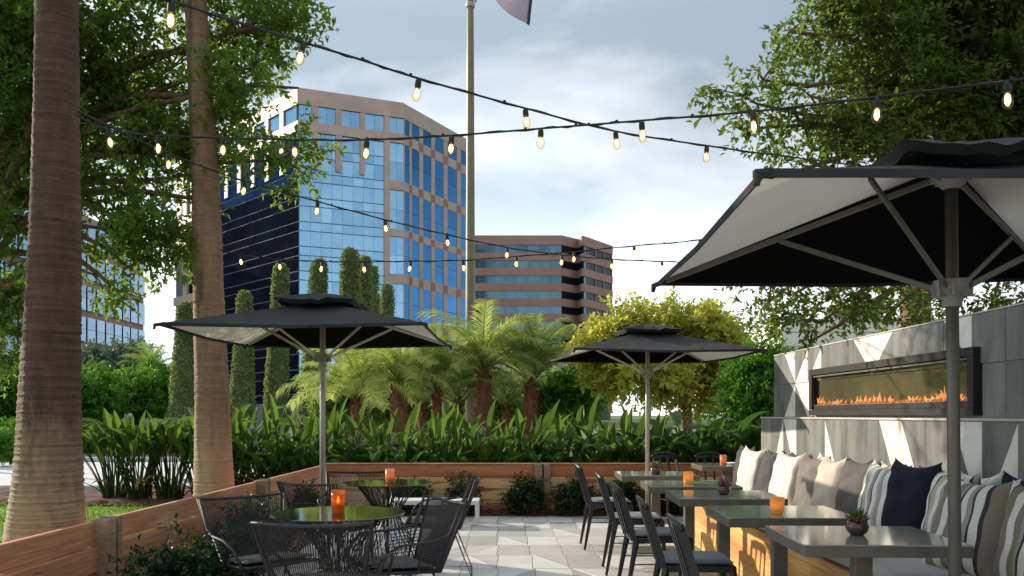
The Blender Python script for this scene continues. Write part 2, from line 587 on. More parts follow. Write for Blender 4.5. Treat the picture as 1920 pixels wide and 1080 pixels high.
M['wax'] = mat('wax', (0.85, 0.72, 0.5), rough=0.5, trans=0.3)
M['amber_wax'] = mat('amber_wax', (0.85, 0.45, 0.12), rough=0.5, trans=0.4)
M['pot'] = mat('oxblood_glazed_pot', (0.055, 0.014, 0.016), (0.10, 0.03, 0.03), rough=0.2, scale=14, coat=0.5)
M['succ_green'] = leaf_mat('succulent_green', (0.05, 0.14, 0.025), (0.10, 0.24, 0.04), trans=0.2)
M['succ_pink'] = leaf_mat('succulent_mauve', (0.20, 0.11, 0.10), (0.32, 0.20, 0.16), trans=0.2)
M['p_grey'] = mat('charcoal_linen', (0.050, 0.048, 0.052), (0.075, 0.072, 0.074), rough=0.95, scale=8, bump=0.25, bscale=130)
M['p_taupe'] = mat('taupe_linen', (0.15, 0.13, 0.112), (0.20, 0.175, 0.152), rough=0.95, scale=8, bump=0.25, bscale=130)
M['p_beige'] = mat('beige_linen', (0.46, 0.38, 0.30), (0.54, 0.45, 0.37), rough=0.95, scale=8, bump=0.25, bscale=130)
M['p_dtaupe'] = mat('dark_taupe_linen', (0.075, 0.067, 0.064), (0.11, 0.098, 0.092), rough=0.95, scale=8, bump=0.25, bscale=130)
M['p_navy'] = mat('navy_linen', (0.010, 0.011, 0.022), (0.016, 0.018, 0.034), rough=0.95, scale=8, bump=0.25, bscale=130, spec=0.2)
cr_, bg_, gy_, bk_, ol_ = (0.66, 0.635, 0.575), (0.42, 0.36, 0.28), (0.30, 0.28, 0.25), (0.03, 0.03, 0.035), (0.20, 0.18, 0.13)
M['p_stripe1'] = stripe_mat('cream_striped_linen', [(0.0, cr_), (0.16, bg_), (0.20, cr_), (0.34, (0.58, 0.52, 0.42)), (0.42, cr_), (0.56, bg_), (0.59, cr_), (0.74, (0.55, 0.50, 0.40)), (0.80, cr_), (0.92, bg_)])
M['p_stripe2'] = stripe_mat('grey_striped_linen', [(0.0, cr_), (0.10, gy_), (0.18, cr_), (0.27, bk_), (0.30, bg_), (0.40, cr_), (0.48, gy_), (0.56, bk_), (0.59, cr_), (0.68, bg_), (0.74, gy_), (0.82, cr_), (0.90, bk_), (0.93, gy_)])
M['p_stripe3'] = stripe_mat('olive_and_cream_striped_linen', [(0.0, cr_), (0.09, bk_), (0.11, ol_), (0.24, cr_), (0.34, ol_), (0.42, gy_), (0.46, bk_), (0.49, cr_), (0.57, gy_), (0.64, bk_), (0.67, cr_), (0.78, bk_), (0.83, ol_), (0.96, cr_)])
M['palm_bark'] = bark_rings('ringed_palm_bark', (0.055, 0.030, 0.020), (0.19, 0.105, 0.068), tint=(0.54, 0.39, 0.24), ring=34)
M['palm_bark2'] = bark_rings('tan_ringed_palm_bark', (0.19, 0.105, 0.065), (0.40, 0.25, 0.16), tint=(0.56, 0.38, 0.25), ring=34)
M['bark'] = mat('tree_bark', (0.09, 0.05, 0.03), (0.22, 0.13, 0.08), rough=0.9, scale=6, stretch=(3, 3, 0.6), bump=0.6)
M['bark_orange'] = mat('orange_bark', (0.28, 0.10, 0.04), (0.42, 0.17, 0.06), rough=0.9, scale=5)
M['palm_fibre'] = mat('red_palm_fibre', (0.12, 0.045, 0.025), (0.27, 0.11, 0.055), rough=0.95, scale=14, stretch=(1, 1, 0.4), bump=0.8)
M['leaf_a'] = leaf_mat('dark_tree_leaf', (0.045, 0.085, 0.018), (0.10, 0.165, 0.032), scale=0.9, trans=0.52, rough=0.6, tcol=(0.26, 0.40, 0.05))
M['leaf_b'] = leaf_mat('olive_tree_leaf', (0.042, 0.075, 0.016), (0.09, 0.135, 0.027), scale=0.9, trans=0.50, rough=0.6, tcol=(0.20, 0.29, 0.04))
M['leaf_y'] = leaf_mat('golden_tree_leaf', (0.20, 0.30, 0.05), (0.62, 0.57, 0.11), scale=0.55, trans=0.5, tcol=(0.66, 0.66, 0.10), lo=0.40, hi=0.66)
M['leaf_g'] = leaf_mat('bright_shrub_leaf', (0.05, 0.16, 0.018), (0.12, 0.29, 0.03), scale=0.8, trans=0.35, tcol=(0.18, 0.42, 0.03))
M['leaf_d'] = leaf_mat('glossy_dark_shrub_leaf', (0.012, 0.040, 0.012), (0.030, 0.075, 0.018), scale=3, trans=0.22, rough=0.3)
M['leaf_dl'] = leaf_mat('new_shoot_leaf', (0.14, 0.26, 0.03), (0.30, 0.36, 0.05), scale=3, trans=0.35)
M['leaf_top'] = leaf_mat('ivy_topiary_leaf', (0.15, 0.21, 0.07), (0.26, 0.33, 0.12), scale=0.7, trans=0.3, tcol=(0.3, 0.4, 0.1), rough=0.6)
M['leaf_grey'] = leaf_mat('silvery_far_leaf', (0.12, 0.17, 0.12), (0.20, 0.25, 0.17), scale=0.3, trans=0.2)
M['core_dark'] = mat('inner_foliage', (0.09, 0.13, 0.045), (0.13, 0.18, 0.065), rough=0.9, scale=3)
M['strel'] = leaf_mat('paddle_leaf', (0.012, 0.036, 0.010), (0.05, 0.11, 0.020), scale=2.5, trans=0.30, tcol=(0.20, 0.34, 0.05), rough=0.30, rand=0.55, hrand=0.025)
M['dead_leaf'] = leaf_mat('dry_tan_leaf', (0.20, 0.13, 0.05), (0.34, 0.24, 0.10), scale=4, trans=0.3, rand=0.3)
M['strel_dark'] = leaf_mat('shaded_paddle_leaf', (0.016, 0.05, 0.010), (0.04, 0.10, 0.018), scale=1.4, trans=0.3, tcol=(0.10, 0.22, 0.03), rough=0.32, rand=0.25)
M['frond'] = leaf_mat('sunny_palm_frond', (0.20, 0.28, 0.06), (0.42, 0.47, 0.13), scale=1.5, trans=0.45, tcol=(0.55, 0.64, 0.15), rand=0.3, hrand=0.02)
M['frond_g'] = leaf_mat('green_palm_frond', (0.11, 0.18, 0.055), (0.24, 0.33, 0.11), scale=1.5, trans=0.45, tcol=(0.32, 0.44, 0.10), rand=0.25)
M['grass'] = leaf_mat('lawn_grass', (0.14, 0.28, 0.02), (0.28, 0.42, 0.03), scale=2.0, trans=0.3)
M['soil'] = mat('ground_soil', (0.07, 0.11, 0.03), (0.13, 0.17, 0.05), rough=0.95, scale=0.8)
M['mulch'] = mat('red_brown_mulch', (0.05, 0.022, 0.014), (0.17, 0.075, 0.045), rough=0.95, scale=30, bump=0.8)
M['road'] = mat('pale_road', (0.52, 0.53, 0.55), (0.60, 0.61, 0.63), rough=0.8, scale=0.8)
M['kerb'] = mat('concrete_kerb', (0.55, 0.53, 0.50), (0.64, 0.62, 0.58), rough=0.8, scale=3)
M['pebble'] = mat('pale_lot', (0.66, 0.66, 0.66), (0.74, 0.74, 0.74), rough=0.8, scale=1.5)
M['flag'] = None


# ------------------------------------------------------------------ mesh builder
class MB:
    def __init__(self):
        self.v = []
        self.f = []
        self.smooth = False

    def add(self, vs_, fs_):
        o = len(self.v)
        self.v.extend([tuple(p) for p in vs_])
        self.f.extend([tuple(i + o for i in f) for f in fs_])
        return self

    def box(self, c, s, rot=None, ch=0.0):
        x, y, z = s[0] / 2, s[1] / 2, s[2] / 2
        if ch <= 0:
            vs_ = [Vector((i * x, j * y, k * z)) for i in (-1, 1) for j in (-1, 1) for k in (-1, 1)]
            fs_ = [(0, 1, 3, 2), (4, 6, 7, 5), (0, 4, 5, 1), (2, 3, 7, 6), (0, 2, 6, 4), (1, 5, 7, 3)]
        else:
            vs_ = []
            idx = {}
            for i in (-1, 1):
                for j in (-1, 1):
                    for k in (-1, 1):
                        idx[(i, j, k, 0)] = len(vs_)
                        vs_.append(Vector((i * x, j * (y - ch), k * (z - ch))))
                        idx[(i, j, k, 1)] = len(vs_)
                        vs_.append(Vector((i * (x - ch), j * y, k * (z - ch))))
                        idx[(i, j, k, 2)] = len(vs_)
                        vs_.append(Vector((i * (x - ch), j * (y - ch), k * z)))
            fs_ = []

            def q(*ks, flip=False):
                f = [idx[k] for k in ks]
                fs_.append(tuple(reversed(f)) if flip else tuple(f))
            for i in (-1, 1):
                q((i, -1, -1, 0), (i, 1, -1, 0), (i, 1, 1, 0), (i, -1, 1, 0), flip=i < 0)
                q((-1, i, -1, 1), (1, i, -1, 1), (1, i, 1, 1), (-1, i, 1, 1), flip=i > 0)
                q((-1, -1, i, 2), (1, -1, i, 2), (1, 1, i, 2), (-1, 1, i, 2), flip=i < 0)
            for a in (-1, 1):
                for b_ in (-1, 1):
                    q((a, b_, -1, 0), (a, b_, 1, 0), (a, b_, 1, 1), (a, b_, -1, 1), flip=a * b_ > 0)
                    q((a, -1, b_, 0), (a, 1, b_, 0), (a, 1, b_, 2), (a, -1, b_, 2), flip=a * b_ < 0)
                    q((-1, a, b_, 1), (1, a, b_, 1), (1, a, b_, 2), (-1, a, b_, 2), flip=a * b_ > 0)
                    for k in (-1, 1):
                        q((a, b_, k, 0), (a, b_, k, 1), (a, b_, k, 2), flip=a * b_ * k < 0)
        if rot is not None:
            vs_ = [rot @ p for p in vs_]
        c = Vector(c)
        return self.add([p + c for p in vs_], fs_)

    def beam(self, p0, p1, w, h, up=(0, 0, 1), ch=0.0):
        """rectangular bar from p0 to p1, w across, h along up"""
        p0, p1 = Vector(p0), Vector(p1)
        d = (p1 - p0)
        ln = d.length
        x = d.normalized()
        u = Vector(up)
        y = u.cross(x)
        if y.length < 1e-4:
            y = Vector((0, 1, 0)).cross(x)
        y.normalize()
        z = x.cross(y)
        rot = Matrix((x, y, z)).transposed()
        return self.box((p0 + p1) / 2, (ln, w, h), rot, ch)

    def tube(self, pts, r, n=6, cap=True, closed=False):
        pts = [Vector(p) for p in pts]
        m = len(pts)
        rs = r if isinstance(r, (list, tuple)) else [r] * m
        rings = []
        prev = None
        o = len(self.v)
        for i, p in enumerate(pts):
            if closed:
                t = pts[(i + 1) % m] - pts[(i - 1) % m]
            elif i == 0:
                t = pts[1] - pts[0]
            elif i == m - 1:
                t = pts[-1] - pts[-2]
            else:
                t = (pts[i + 1] - pts[i]).normalized() + (pts[i] - pts[i - 1]).normalized()
            if t.length < 1e-9:
                t = Vector((0, 0, 1))
            t.normalize()
            if prev is None:
                a = Vector((0, 0, 1)) if abs(t.z) < 0.9 else Vector((1, 0, 0))
                u = t.cross(a).normalized()
            else:
                u = prev - t * prev.dot(t)
                if u.length < 1e-6:
                    u = t.cross(Vector((0, 0, 1)))
                u.normalize()
            prev = u
            w = t.cross(u)
            for k in range(n):
                an = 2 * math.pi * k / n
                self.v.append(tuple(p + (u * math.cos(an) + w * math.sin(an)) * rs[i]))
        rng_ = m if closed else m - 1
        for i in range(rng_):
            a0 = o + i * n
            b0 = o + ((i + 1) % m) * n
            for k in range(n):
                k2 = (k + 1) % n
                self.f.append((a0 + k, a0 + k2, b0 + k2, b0 + k))
        if cap and not closed:
            self.f.append(tuple(o + k for k in reversed(range(n))))
            self.f.append(tuple(o + (m - 1) * n + k for k in range(n)))
        return self

    def lathe(self, prof, c=(0, 0, 0), n=16, cap=False, sx=1, sy=1):
        """prof = [(radius, z)]"""
        o = len(self.v)
        c = Vector(c)
        for r, z in prof:
            for k in range(n):
                an = 2 * math.pi * k / n
                self.v.append((c.x + r * math.cos(an) * sx, c.y + r * math.sin(an) * sy, c.z + z))
        for i in range(len(prof) - 1):
            for k in range(n):
                k2 = (k + 1) % n
                self.f.append((o + i * n + k, o + i * n + k2, o + (i + 1) * n + k2, o + (i + 1) * n + k))
        if cap:
            self.f.append(tuple(o + k for k in reversed(range(n))))
            self.f.append(tuple(o + (len(prof) - 1) * n + k for k in range(n)))
        return self

    def prism(self, poly, o, u, v, n, d0, d1):
        """polygon in the (u, v) plane at origin o, thickened along n from d0 to d1"""
        o, u, v, n = Vector(o), Vector(u), Vector(v), Vector(n)
        k = len(poly)
        a = [o + u * p[0] + v * p[1] + n * d0 for p in poly]
        b_ = [o + u * p[0] + v * p[1] + n * d1 for p in poly]
        fs_ = [tuple(range(k - 1, -1, -1)), tuple(range(k, 2 * k))]
        for i in range(k):
            j = (i + 1) % k
            fs_.append((i, j, k + j, k + i))
        return self.add(a + b_, fs_)

    def grid(self, fn, nu, nv, flip=False):
        o = len(self.v)
        for i in range(nu + 1):
            for j in range(nv + 1):
                self.v.append(tuple(fn(i / nu, j / nv)))
        for i in range(nu):
            for j in range(nv):
                a = o + i * (nv + 1) + j
                q = (a, a + nv + 1, a + nv + 2, a + 1)
                self.f.append(tuple(reversed(q)) if flip else q)
        return self

    def sphere(self, c, r, n=10, m=6, s=(1, 1, 1)):
        prof = []
        o = len(self.v)
        c = Vector(c)
        for i in range(m + 1):
            a = math.pi * i / m - math.pi / 2
            rr, z = math.cos(a) * r, math.sin(a) * r
            rr = max(rr, r * 0.02)
            for k in range(n):
                an = 2 * math.pi * k / n
                self.v.append((c.x + rr * math.cos(an) * s[0], c.y + rr * math.sin(an) * s[1], c.z + z * s[2]))
        for i in range(m):
            for k in range(n):
                k2 = (k + 1) % n
                self.f.append((o + i * n + k, o + i * n + k2, o + (i + 1) * n + k2, o + (i + 1) * n + k))
        return self

    def mesh(self, name, material, smooth=False, fix=False):
        me = bpy.data.meshes.new(name)
        me.from_pydata(self.v, [], self.f)
        if fix:
            bm = bmesh.new()
            bm.from_mesh(me)
            bmesh.ops.recalc_face_normals(bm, faces=bm.faces)
            bm.to_mesh(me)
            bm.free()
        if smooth:
            me.shade_smooth()
        if material is not None:
            me.materials.append(material)
        me.update()
        return me


def link(name, me, parent=None, loc=(0, 0, 0), rot=(0, 0, 0), scale=None):
    o = bpy.data.objects.new(name, me)
    COL.objects.link(o)
    o.location = loc
    o.rotation_euler = rot
    if scale is not None:
        o.scale = (scale,) * 3 if isinstance(scale, (int, float)) else scale
    if parent is not None:
        o.parent = parent
    return o


def obj(name, mb, m, parent=None, loc=(0, 0, 0), rot=(0, 0, 0), smooth=False, fix=True, label=None):
    o = link(name, mb.mesh(name, m, smooth, fix), parent, loc, rot)
    if label:
        o['label'] = label
    return o


def tag(o, label=None, cat=None, group=None, kind=None):
    if label:
        o['label'] = label
    if cat:
        o['category'] = cat
    if group:
        o['group'] = group
    if kind:
        o['kind'] = kind
    return o


def thing(name, label, cat, loc=(0, 0, 0), rz=0.0, group=None):
    o = bpy.data.objects.new(name, None)
    COL.objects.link(o)
    o.empty_display_size = 0.2
    o.location = loc
    o.rotation_euler = (0, 0, rz)
    return tag(o, label, cat, group)


KIDS = {}


def kids(o):
    return [c for c in COL.objects if c.parent == o]


def dup(root, loc, rz=0.0, label=None, group=None, scale=None):
    """copy of a thing with copies of its parts and sub-parts"""
    def tree(o):
        if o.name not in KIDS:
            KIDS[o.name] = list(o.children)
        return KIDS[o.name]

    def cp(o, parent):
        c = o.copy()
        COL.objects.link(c)
        c.parent = parent
        for ch in tree(o):
            cp(ch, c)
        return c
    c = cp(root, None)
    c.location = loc
    c.rotation_euler = (0, 0, rz)
    if scale is not None:
        c.scale = (scale,) * 3
    if label:
        c['label'] = label
    if group:
        c['group'] = group
    return c

# ------------------------------------------------------------------ ground, road, lawn
def struct(name, mb, m, parent=None, smooth=False):
    o = obj(name, mb, m, parent, smooth=smooth)
    if parent is None:
        o['kind'] = 'structure'
    return o


g = MB()
g.add([(-1500, -60, -0.03), (1500, -60, -0.03), (1500, 2200, -0.03), (-1500, 2200, -0.03)], [(0, 1, 2, 3)])
struct('ground', g, M['soil'])
g = MB()
g.add([(-60, 14.6, -0.020), (60, 14.6, -0.020), (60, 24.0, -0.020), (-60, 24.0, -0.020)], [(0, 1, 2, 3)])
struct('road', g, M['road'])
for nm_, y_ in (('kerb', 14.5), ('kerb', 24.15)):
    g = MB()
    g.box((0, y_, 0.04), (120, 0.18, 0.14), ch=0.02)
    struct(nm_, g, M['kerb'])
g = MB()
for k in range(-10, 11):
    g.add([(k * 3.2 - 1.0, 19.2, -0.015), (k * 3.2 + 1.0, 19.2, -0.015), (k * 3.2 + 1.0, 19.32, -0.015), (k * 3.2 - 1.0, 19.32, -0.015)], [(0, 1, 2, 3)])
struct('lane_marking', g, mat('road_paint', (0.8, 0.8, 0.78), rough=0.7))

# patio: mortar bed with pavers of its own
g = MB()
g.box((0.4, 3.2, -0.058), (6.4, 15.5, 0.10))
floor = struct('patio_floor', g, M['grout'])
X0, TW = -0.46, 0.31
rows = [10.95, 10.37, 9.77, 9.14, 8.53, 7.91, 7.23, 6.60, 5.98, 5.36, 4.74, 4.12, 3.50, 2.88]
known = {  # (row, column) -> G grey, W white (some paint sun patches), / or \ split
    (0, 0): 'W', (0, 1): '/', (0, 2): 'W', (0, 3): 'W', (0, 4): '/', (1, 0): 'G', (1, 1): '\\', (1, 2): '/', (1, 3): 'G', (1, 4): 'W',
    (2, 0): 'G', (2, 1): 'G', (2, 2): 'G', (2, 3): '\\', (2, 4): 'G', (3, 0): 'G', (3, 1): '\\', (3, 2): 'W', (3, 3): 'W', (3, 4): 'W',
    (4, 0): '/', (4, 1): 'G', (4, 2): 'G', (4, 3): 'G', (4, 4): 'G', (5, 0): '\\', (5, 1): 'W', (5, 2): '\\', (5, 3): 'G', (5, 4): 'W',
    (6, 0): 'W', (6, 1): '/', (6, 2): 'W', (6, 3): '\\'}
rr = random.Random(5)
tile_cache = {}


def tile_mesh(poly, key, m, th=0.016):
    k = (key, m.name)
    if k not in tile_cache:
        b = MB()
        c = [(p[0], p[1]) for p in poly]
        cx = sum(p[0] for p in c) / len(c)
        cy_ = sum(p[1] for p in c) / len(c)
        n = len(c)
        base = [(x, y, -th) for x, y in c]
        mid = [(x, y, -0.002) for x, y in c]
        top = [(cx + (x - cx) * 0.985, cy_ + (y - cy_) * 0.985, 0.0) for x, y in c]
        fs_ = [tuple(range(2 * n, 3 * n))]
        for i in range(n):
            j = (i + 1) % n
            fs_.append((i, j, n + j, n + i))
            fs_.append((n + i, n + j, 2 * n + j, 2 * n + i))
        b.add(base + mid + top, fs_)
        tile_cache[k] = b.mesh('tile', m, fix=True)
    return tile_cache[k]


gp_ = 0.003
for r in range(len(rows) - 1):
    y1, y0 = rows[r], rows[r + 1]
    h_ = (y1 - y0) / 2 - gp_
    for c_ in range(-6, 10):
        near = y0 < 5.9
        if near and (c_ < -6 or c_ > 7):
            continue
        x = X0 + c_ * TW + TW / 2
        if c_ >= 7 and y0 < 8.4:
            continue
        w_ = TW / 2 - gp_
        kind = known.get((r, c_))
        if kind is None:
            kind = rr.choices(['G', 'W', '/', '\\'], [0.42, 0.24, 0.17, 0.17])[0]
        cy_ = (y1 + y0) / 2
        rz = R(-0.9)
        loc = (x + (9.0 - cy_) * 0.016, cy_, rr.uniform(-0.0012, 0.0008))
        hk = round(h_, 3)
        if kind in 'GW':
            mm = M['floor_grey'] if kind == 'G' else M['floor_white']
            me = tile_mesh([(-w_, -h_), (w_, -h_), (w_, h_), (-w_, h_)], ('r', hk), mm)
            link('tile', me, floor, loc, (0, 0, rz))
        else:
            e = gp_ * 1.2
            if kind == '/':
                pa = [(-w_, -h_ + e), (w_ - e, h_), (-w_, h_)]
                pb = [(-w_ + e, -h_), (w_, -h_), (w_, h_ - e)]
            else:
                pa = [(-w_, -h_), (w_ - e, -h_), (-w_, h_ - e)]
                pb = [(w_, -h_ + e), (w_, h_), (-w_ + e, h_)]
            ma, mb_ = (M['floor_grey'], M['floor_white']) if rr.random() < 0.5 else (M['floor_white'], M['floor_grey'])
            link('tile', tile_mesh(pa, (kind, 'a', hk), ma), floor, loc, (0, 0, rz))
            link('tile', tile_mesh(pb, (kind, 'b', hk), mb_), floor, loc, (0, 0, rz))
# pavers behind the camera and under the bench, past the countable ones
g = MB()
for i in range(12):
    for j in range(8):
        x = -2.2 + i * 0.42
        y = 2.6 - j * 0.62
        g.box((x + 0.2, y - 0.04, -0.008), (0.405, 0.605, 0.016))
o = obj('paver_field', g, M['floor_grey'], floor)
o['kind'] = 'stuff'


# mulch beds: bumpy sheets
def heap(name, x0, x1, y0, y1, hgt, step=0.05, m=None, label=None):
    nu, nv = int((x1 - x0) / step), int((y1 - y0) / step)
    r_ = random.Random(3)
    b = MB()

    def fn(u, v):
        e = min(u, 1 - u) * (x1 - x0)
        e2 = min(v, 1 - v) * (y1 - y0)
        k = min(1, min(e, e2) / 0.12)
        return (x0 + (x1 - x0) * u, y0 + (y1 - y0) * v, -0.004 + k * (hgt * 0.6 + r_.random() * hgt * 0.7))
    b.grid(fn, nu, nv)
    o_ = obj(name, b, m or M['mulch'], fix=False)
    tag(o_, label, 'mulch', kind='stuff')
    return o_


def chips(name, x0, x1, y0, y1, z, n, label):
    """loose bark chips, a few centimetres each, lying over the bed"""
    b = MB()
    r_ = random.Random(8)
    for i in range(n):
        c = Vector((r_.uniform(x0, x1), r_.uniform(y0, y1), z + r_.uniform(-0.006, 0.012)))
        e = Euler((r_.uniform(-0.5, 0.5), r_.uniform(-0.5, 0.5), r_.uniform(0, 3.14))).to_matrix()
        b.box(c, (r_.uniform(0.02, 0.06), r_.uniform(0.01, 0.025), 0.006), e)
    o_ = obj(name, b, M['mulch'], fix=False)
    tag(o_, label, 'mulch', kind='stuff')


heap('mulch_bed', -2.55, 3.3, 10.97, 11.36, 0.045, label='reddish bark mulch bed along the back board fence')
heap('mulch_bed', -2.62, -2.02, 3.2, 10.97, 0.045, label='reddish bark mulch bed along the left board fence')
chips('bark_chips', -2.4, 3.0, 10.98, 11.3, 0.05, 1100, 'loose bark chips on the bed below the back fence')
chips('bark_chips', -2.55, -2.05, 3.6, 10.9, 0.05, 1100, 'loose bark chips on the bed below the left fence')
heap('planting_strip', -9.5, 5.2, 12.35, 14.4, 0.05, 0.12, label='dark mulch strip under the tall paddle leaved hedge')


# ------------------------------------------------------------------ leaves scattered with numpy
def leaf_arrays(pos, dirs, nrm, size, wid=0.42, six=False):
    """folded leaf: each is base, left, right, tip (+ mid points)"""
    d = dirs / np.linalg.norm(dirs, axis=1, keepdims=True)
    s = np.cross(d, nrm)
    ln = np.linalg.norm(s, axis=1, keepdims=True)
    ln[ln < 1e-5] = 1
    s = s / ln
    n = np.cross(s, d)
    L_ = size[:, None]
    base = pos
    tip = pos + d * L_ - n * L_ * 0.10
    mid = pos + d * L_ * 0.45
    lf = mid + s * L_ * wid * 0.5 + n * L_ * 0.09
    rt = mid - s * L_ * wid * 0.5 + n * L_ * 0.09
    V = np.stack([base, lf, tip, rt, ], axis=1).reshape(-1, 3)
    k = np.arange(len(pos))[:, None] * 4
    F = np.concatenate([k + np.array([[0, 1, 2]]), k + np.array([[0, 2, 3]])], axis=1).reshape(-1, 3)
    return V, F


def np_mesh(name, V, F, m):
    me = bpy.data.meshes.new(name)
    me.vertices.add(len(V))
    me.vertices.foreach_set('co', np.asarray(V, dtype=np.float32).ravel())
    nf = len(F)
    k = F.shape[1]
    me.loops.add(nf * k)
    me.loops.foreach_set('vertex_index', np.asarray(F, dtype=np.int32).ravel())
    me.polygons.add(nf)
    me.polygons.foreach_set('loop_start', np.arange(0, nf * k, k, dtype=np.int32))
    me.polygons.foreach_set('loop_total', np.full(nf, k, dtype=np.int32))
    me.update(calc_edges=True)
    me.materials.append(m)
    return me


def unit(a):
    n = np.linalg.norm(a, axis=1, keepdims=True)
    n[n < 1e-6] = 1
    return a / n


def foliage(blobs, n_tufts, leaf, leaves_per=12, twig=0.28, wid=0.42, droop=0.25, shell=0.45, tuft_r=0.22, seed=1, clump=1, clump_r=0.3):
    """blobs: [(centre Vector, (rx, ry, rz))]; leafy twigs gathered in tufts. Returns V, F and tuft centres"""
    rg = np.random.default_rng(seed)
    C = np.array([list(b[0]) for b in blobs], dtype=float)
    Rr = np.array([list(b[1]) if hasattr(b[1], '__len__') else [b[1]] * 3 for b in blobs], dtype=float)
    w = (Rr.prod(axis=1)) ** 0.8
    w /= w.sum()
    cl = max(1, clump)
    nc = max(6, n_tufts // cl)
    bi = rg.choice(len(blobs), nc, p=w)
    dv = unit(rg.normal(size=(nc, 3)))
    rad = rg.random(nc) ** shell
    cc = C[bi] + dv * rad[:, None] * Rr[bi]
    dv = np.repeat(dv, cl, axis=0)
    n_tufts = nc * cl
    off = unit(rg.normal(size=(n_tufts, 3))) * (rg.random(n_tufts) ** 0.5)[:, None] * clump_r * np.array([[1.15, 1.15, 0.6]])
    if cl == 1:
        off *= 0
    tc = np.repeat(cc, cl, axis=0) + off
    dv = unit(dv + (off / max(clump_r, 1e-3)) * (1.2 if cl > 1 else 0))
    out = unit(dv * 0.9 + rg.normal(size=(n_tufts, 3)) * 0.5)
    # several twigs in each tuft
    per = 4
    tp = np.repeat(tc, per, axis=0) + rg.normal(size=(n_tufts * per, 3)) * tuft_r * 0.45
    td = unit(np.repeat(out, per, axis=0) + rg.normal(size=(n_tufts * per, 3)) * 0.65)
    td[:, 2] -= droop * rg.random(len(td))
    td = unit(td)
    lp = leaves_per
    t = (np.arange(lp) + 0.5) / lp
    base = np.repeat(tp, lp, axis=0)
    dd = np.repeat(td, lp, axis=0)
    tt = np.tile(t, len(tp))[:, None]
    pos = base + dd * tt * twig + rg.normal(size=base.shape) * 0.008
    side = unit(np.cross(dd, rg.normal(size=dd.shape)))
    sgn = np.tile(np.where(np.arange(lp) % 2 == 0, 1.0, -1.0), len(tp))[:, None]
    ld = unit(dd * 0.65 + side * sgn * 0.8 + rg.normal(size=dd.shape) * 0.2)
    up = unit(np.array([[0, 0, 1.0]]) + rg.normal(size=ld.shape) * 0.45)
    sz = leaf * (0.7 + 0.6 * rg.random(len(pos)))
    V, F = leaf_arrays(pos, ld, up, sz, wid)
    return V, F, tc, tp, td


# ------------------------------------------------------------------ board fences
BH = 0.158


def fence_run(name, label, x0, y0, x1, y1, nseg, mats, top=0.64, lean=None, post_w=0.11, posts=None, group=None):
    p0, p1 = Vector((x0, y0, 0)), Vector((x1, y1, 0))
    d = (p1 - p0).normalized()
    ang = math.atan2(d.y, d.x)
    t = thing(name, label, 'fence', p0, ang, group)
    ln = (p1 - p0).length
    cuts = posts if posts else [ln * i / nseg for i in range(nseg + 1)]
    r_ = random.Random(int(abs(x0 * 100)) + nseg)
    for i in range(len(cuts) - 1):
        a, b_ = cuts[i] + 0.075, cuts[i + 1] - 0.075
        if i == 0:
            a = cuts[0] + 0.01
        z = top
        k = 0
        while z > 0.02:
            h = BH if z > BH else z - 0.004
            off = [0.0, -0.024, -0.004, -0.022, 0.0][k % 5] + r_.uniform(-0.003, 0.003)
            bb = MB()
            L_ = b_ - a
            n_ = 6
            # slightly wavy board
            ws = [r_.uniform(-0.0035, 0.0035) for _ in range(n_ + 1)]
            for s in range(1):
                bb.box((0, 0, 0), (L_, 0.038, h - 0.006), ch=0.004)
            m_ = mats[min(k, len(mats) - 1)]
            if callable(m_):
                m_ = m_()
            o_ = obj('board', bb, m_, t, loc=((a + b_) / 2, off, z - h / 2), rot=(r_.uniform(-0.012, 0.012), r_.uniform(-0.0012, 0.0012), 0))
            z -= h
            k += 1
    return t, cuts


cA = M['cedar']
cT = M['cedar_two']
cD = M['cedar_top']
lf_, cuts = fence_run('board_fence', 'red cedar board fence running along the left edge of the patio beside the palm trunks',
                      -2.66, 2.6, -2.50, 11.30, 3, [cA, cA, cA, cA], posts=[0.0, 2.78, 5.95, 8.62])
for i, cpos in enumerate(cuts[1:-1]):
    for k, (dx, w_, dz) in enumerate(((-0.035, 0.105, 0.0), (0.07, 0.05, 0.012))):
        pb_ = MB()
        pb_.box((0, 0, 0.32), (w_, 0.115, 0.66 + dz), ch=0.006)
        obj('post', pb_, M['post_wood'], lf_, loc=(cpos + dx, -0.052, 0.0))
cb_, cuts = fence_run('board_fence', 'back fence of deep red and golden boards across the far end of the patio', -2.52, 11.34, 3.6, 11.34, 2,
                      [cD, cT, cT, cT, cT], posts=[0.0, 2.93, 6.12])
for dx, w_ in ((-0.06, 0.10), (0.055, 0.09)):
    pb_ = MB()
    pb_.box((0, 0, 0.32), (w_, 0.09, 0.665), ch=0.006)
    obj('post', pb_, M['post_wood'], cb_, loc=(2.93 + dx, -0.045, 0.0))
cap = MB()
cap.box((0, 0, 0), (6.1, 0.07, 0.018), ch=0.004)
obj('cap_rail', cap, M['cedar'], cb_, loc=(3.06, 0, 0.652))

# ------------------------------------------------------------------ tiled wall with ledge and fireplace
def wall_x(y):
    return 2.84 + 0.0226 * (9.25 - y)


W0 = Vector((wall_x(9.25), 9.25, 0))
W1 = Vector((wall_x(1.6), 1.6, 0))
wu = (W1 - W0).normalized()             # along the wall towards the camera
wn = Vector((wu.y, -wu.x, 0)).normalized()      # out of the wall, towards the patio
if wn.x > 0:
    wn = -wn
wz = Vector((0, 0, 1))
LW = (W1 - W0).length
wall = thing('tiled_wall', 'wall of grey and cream triangle tiles with a ledge, holding the long fireplace behind the bench', 'wall', W0)


def wl(y):
    """distance along the wall for a given depth y"""
    return (9.25 - y) / abs(wu.y)


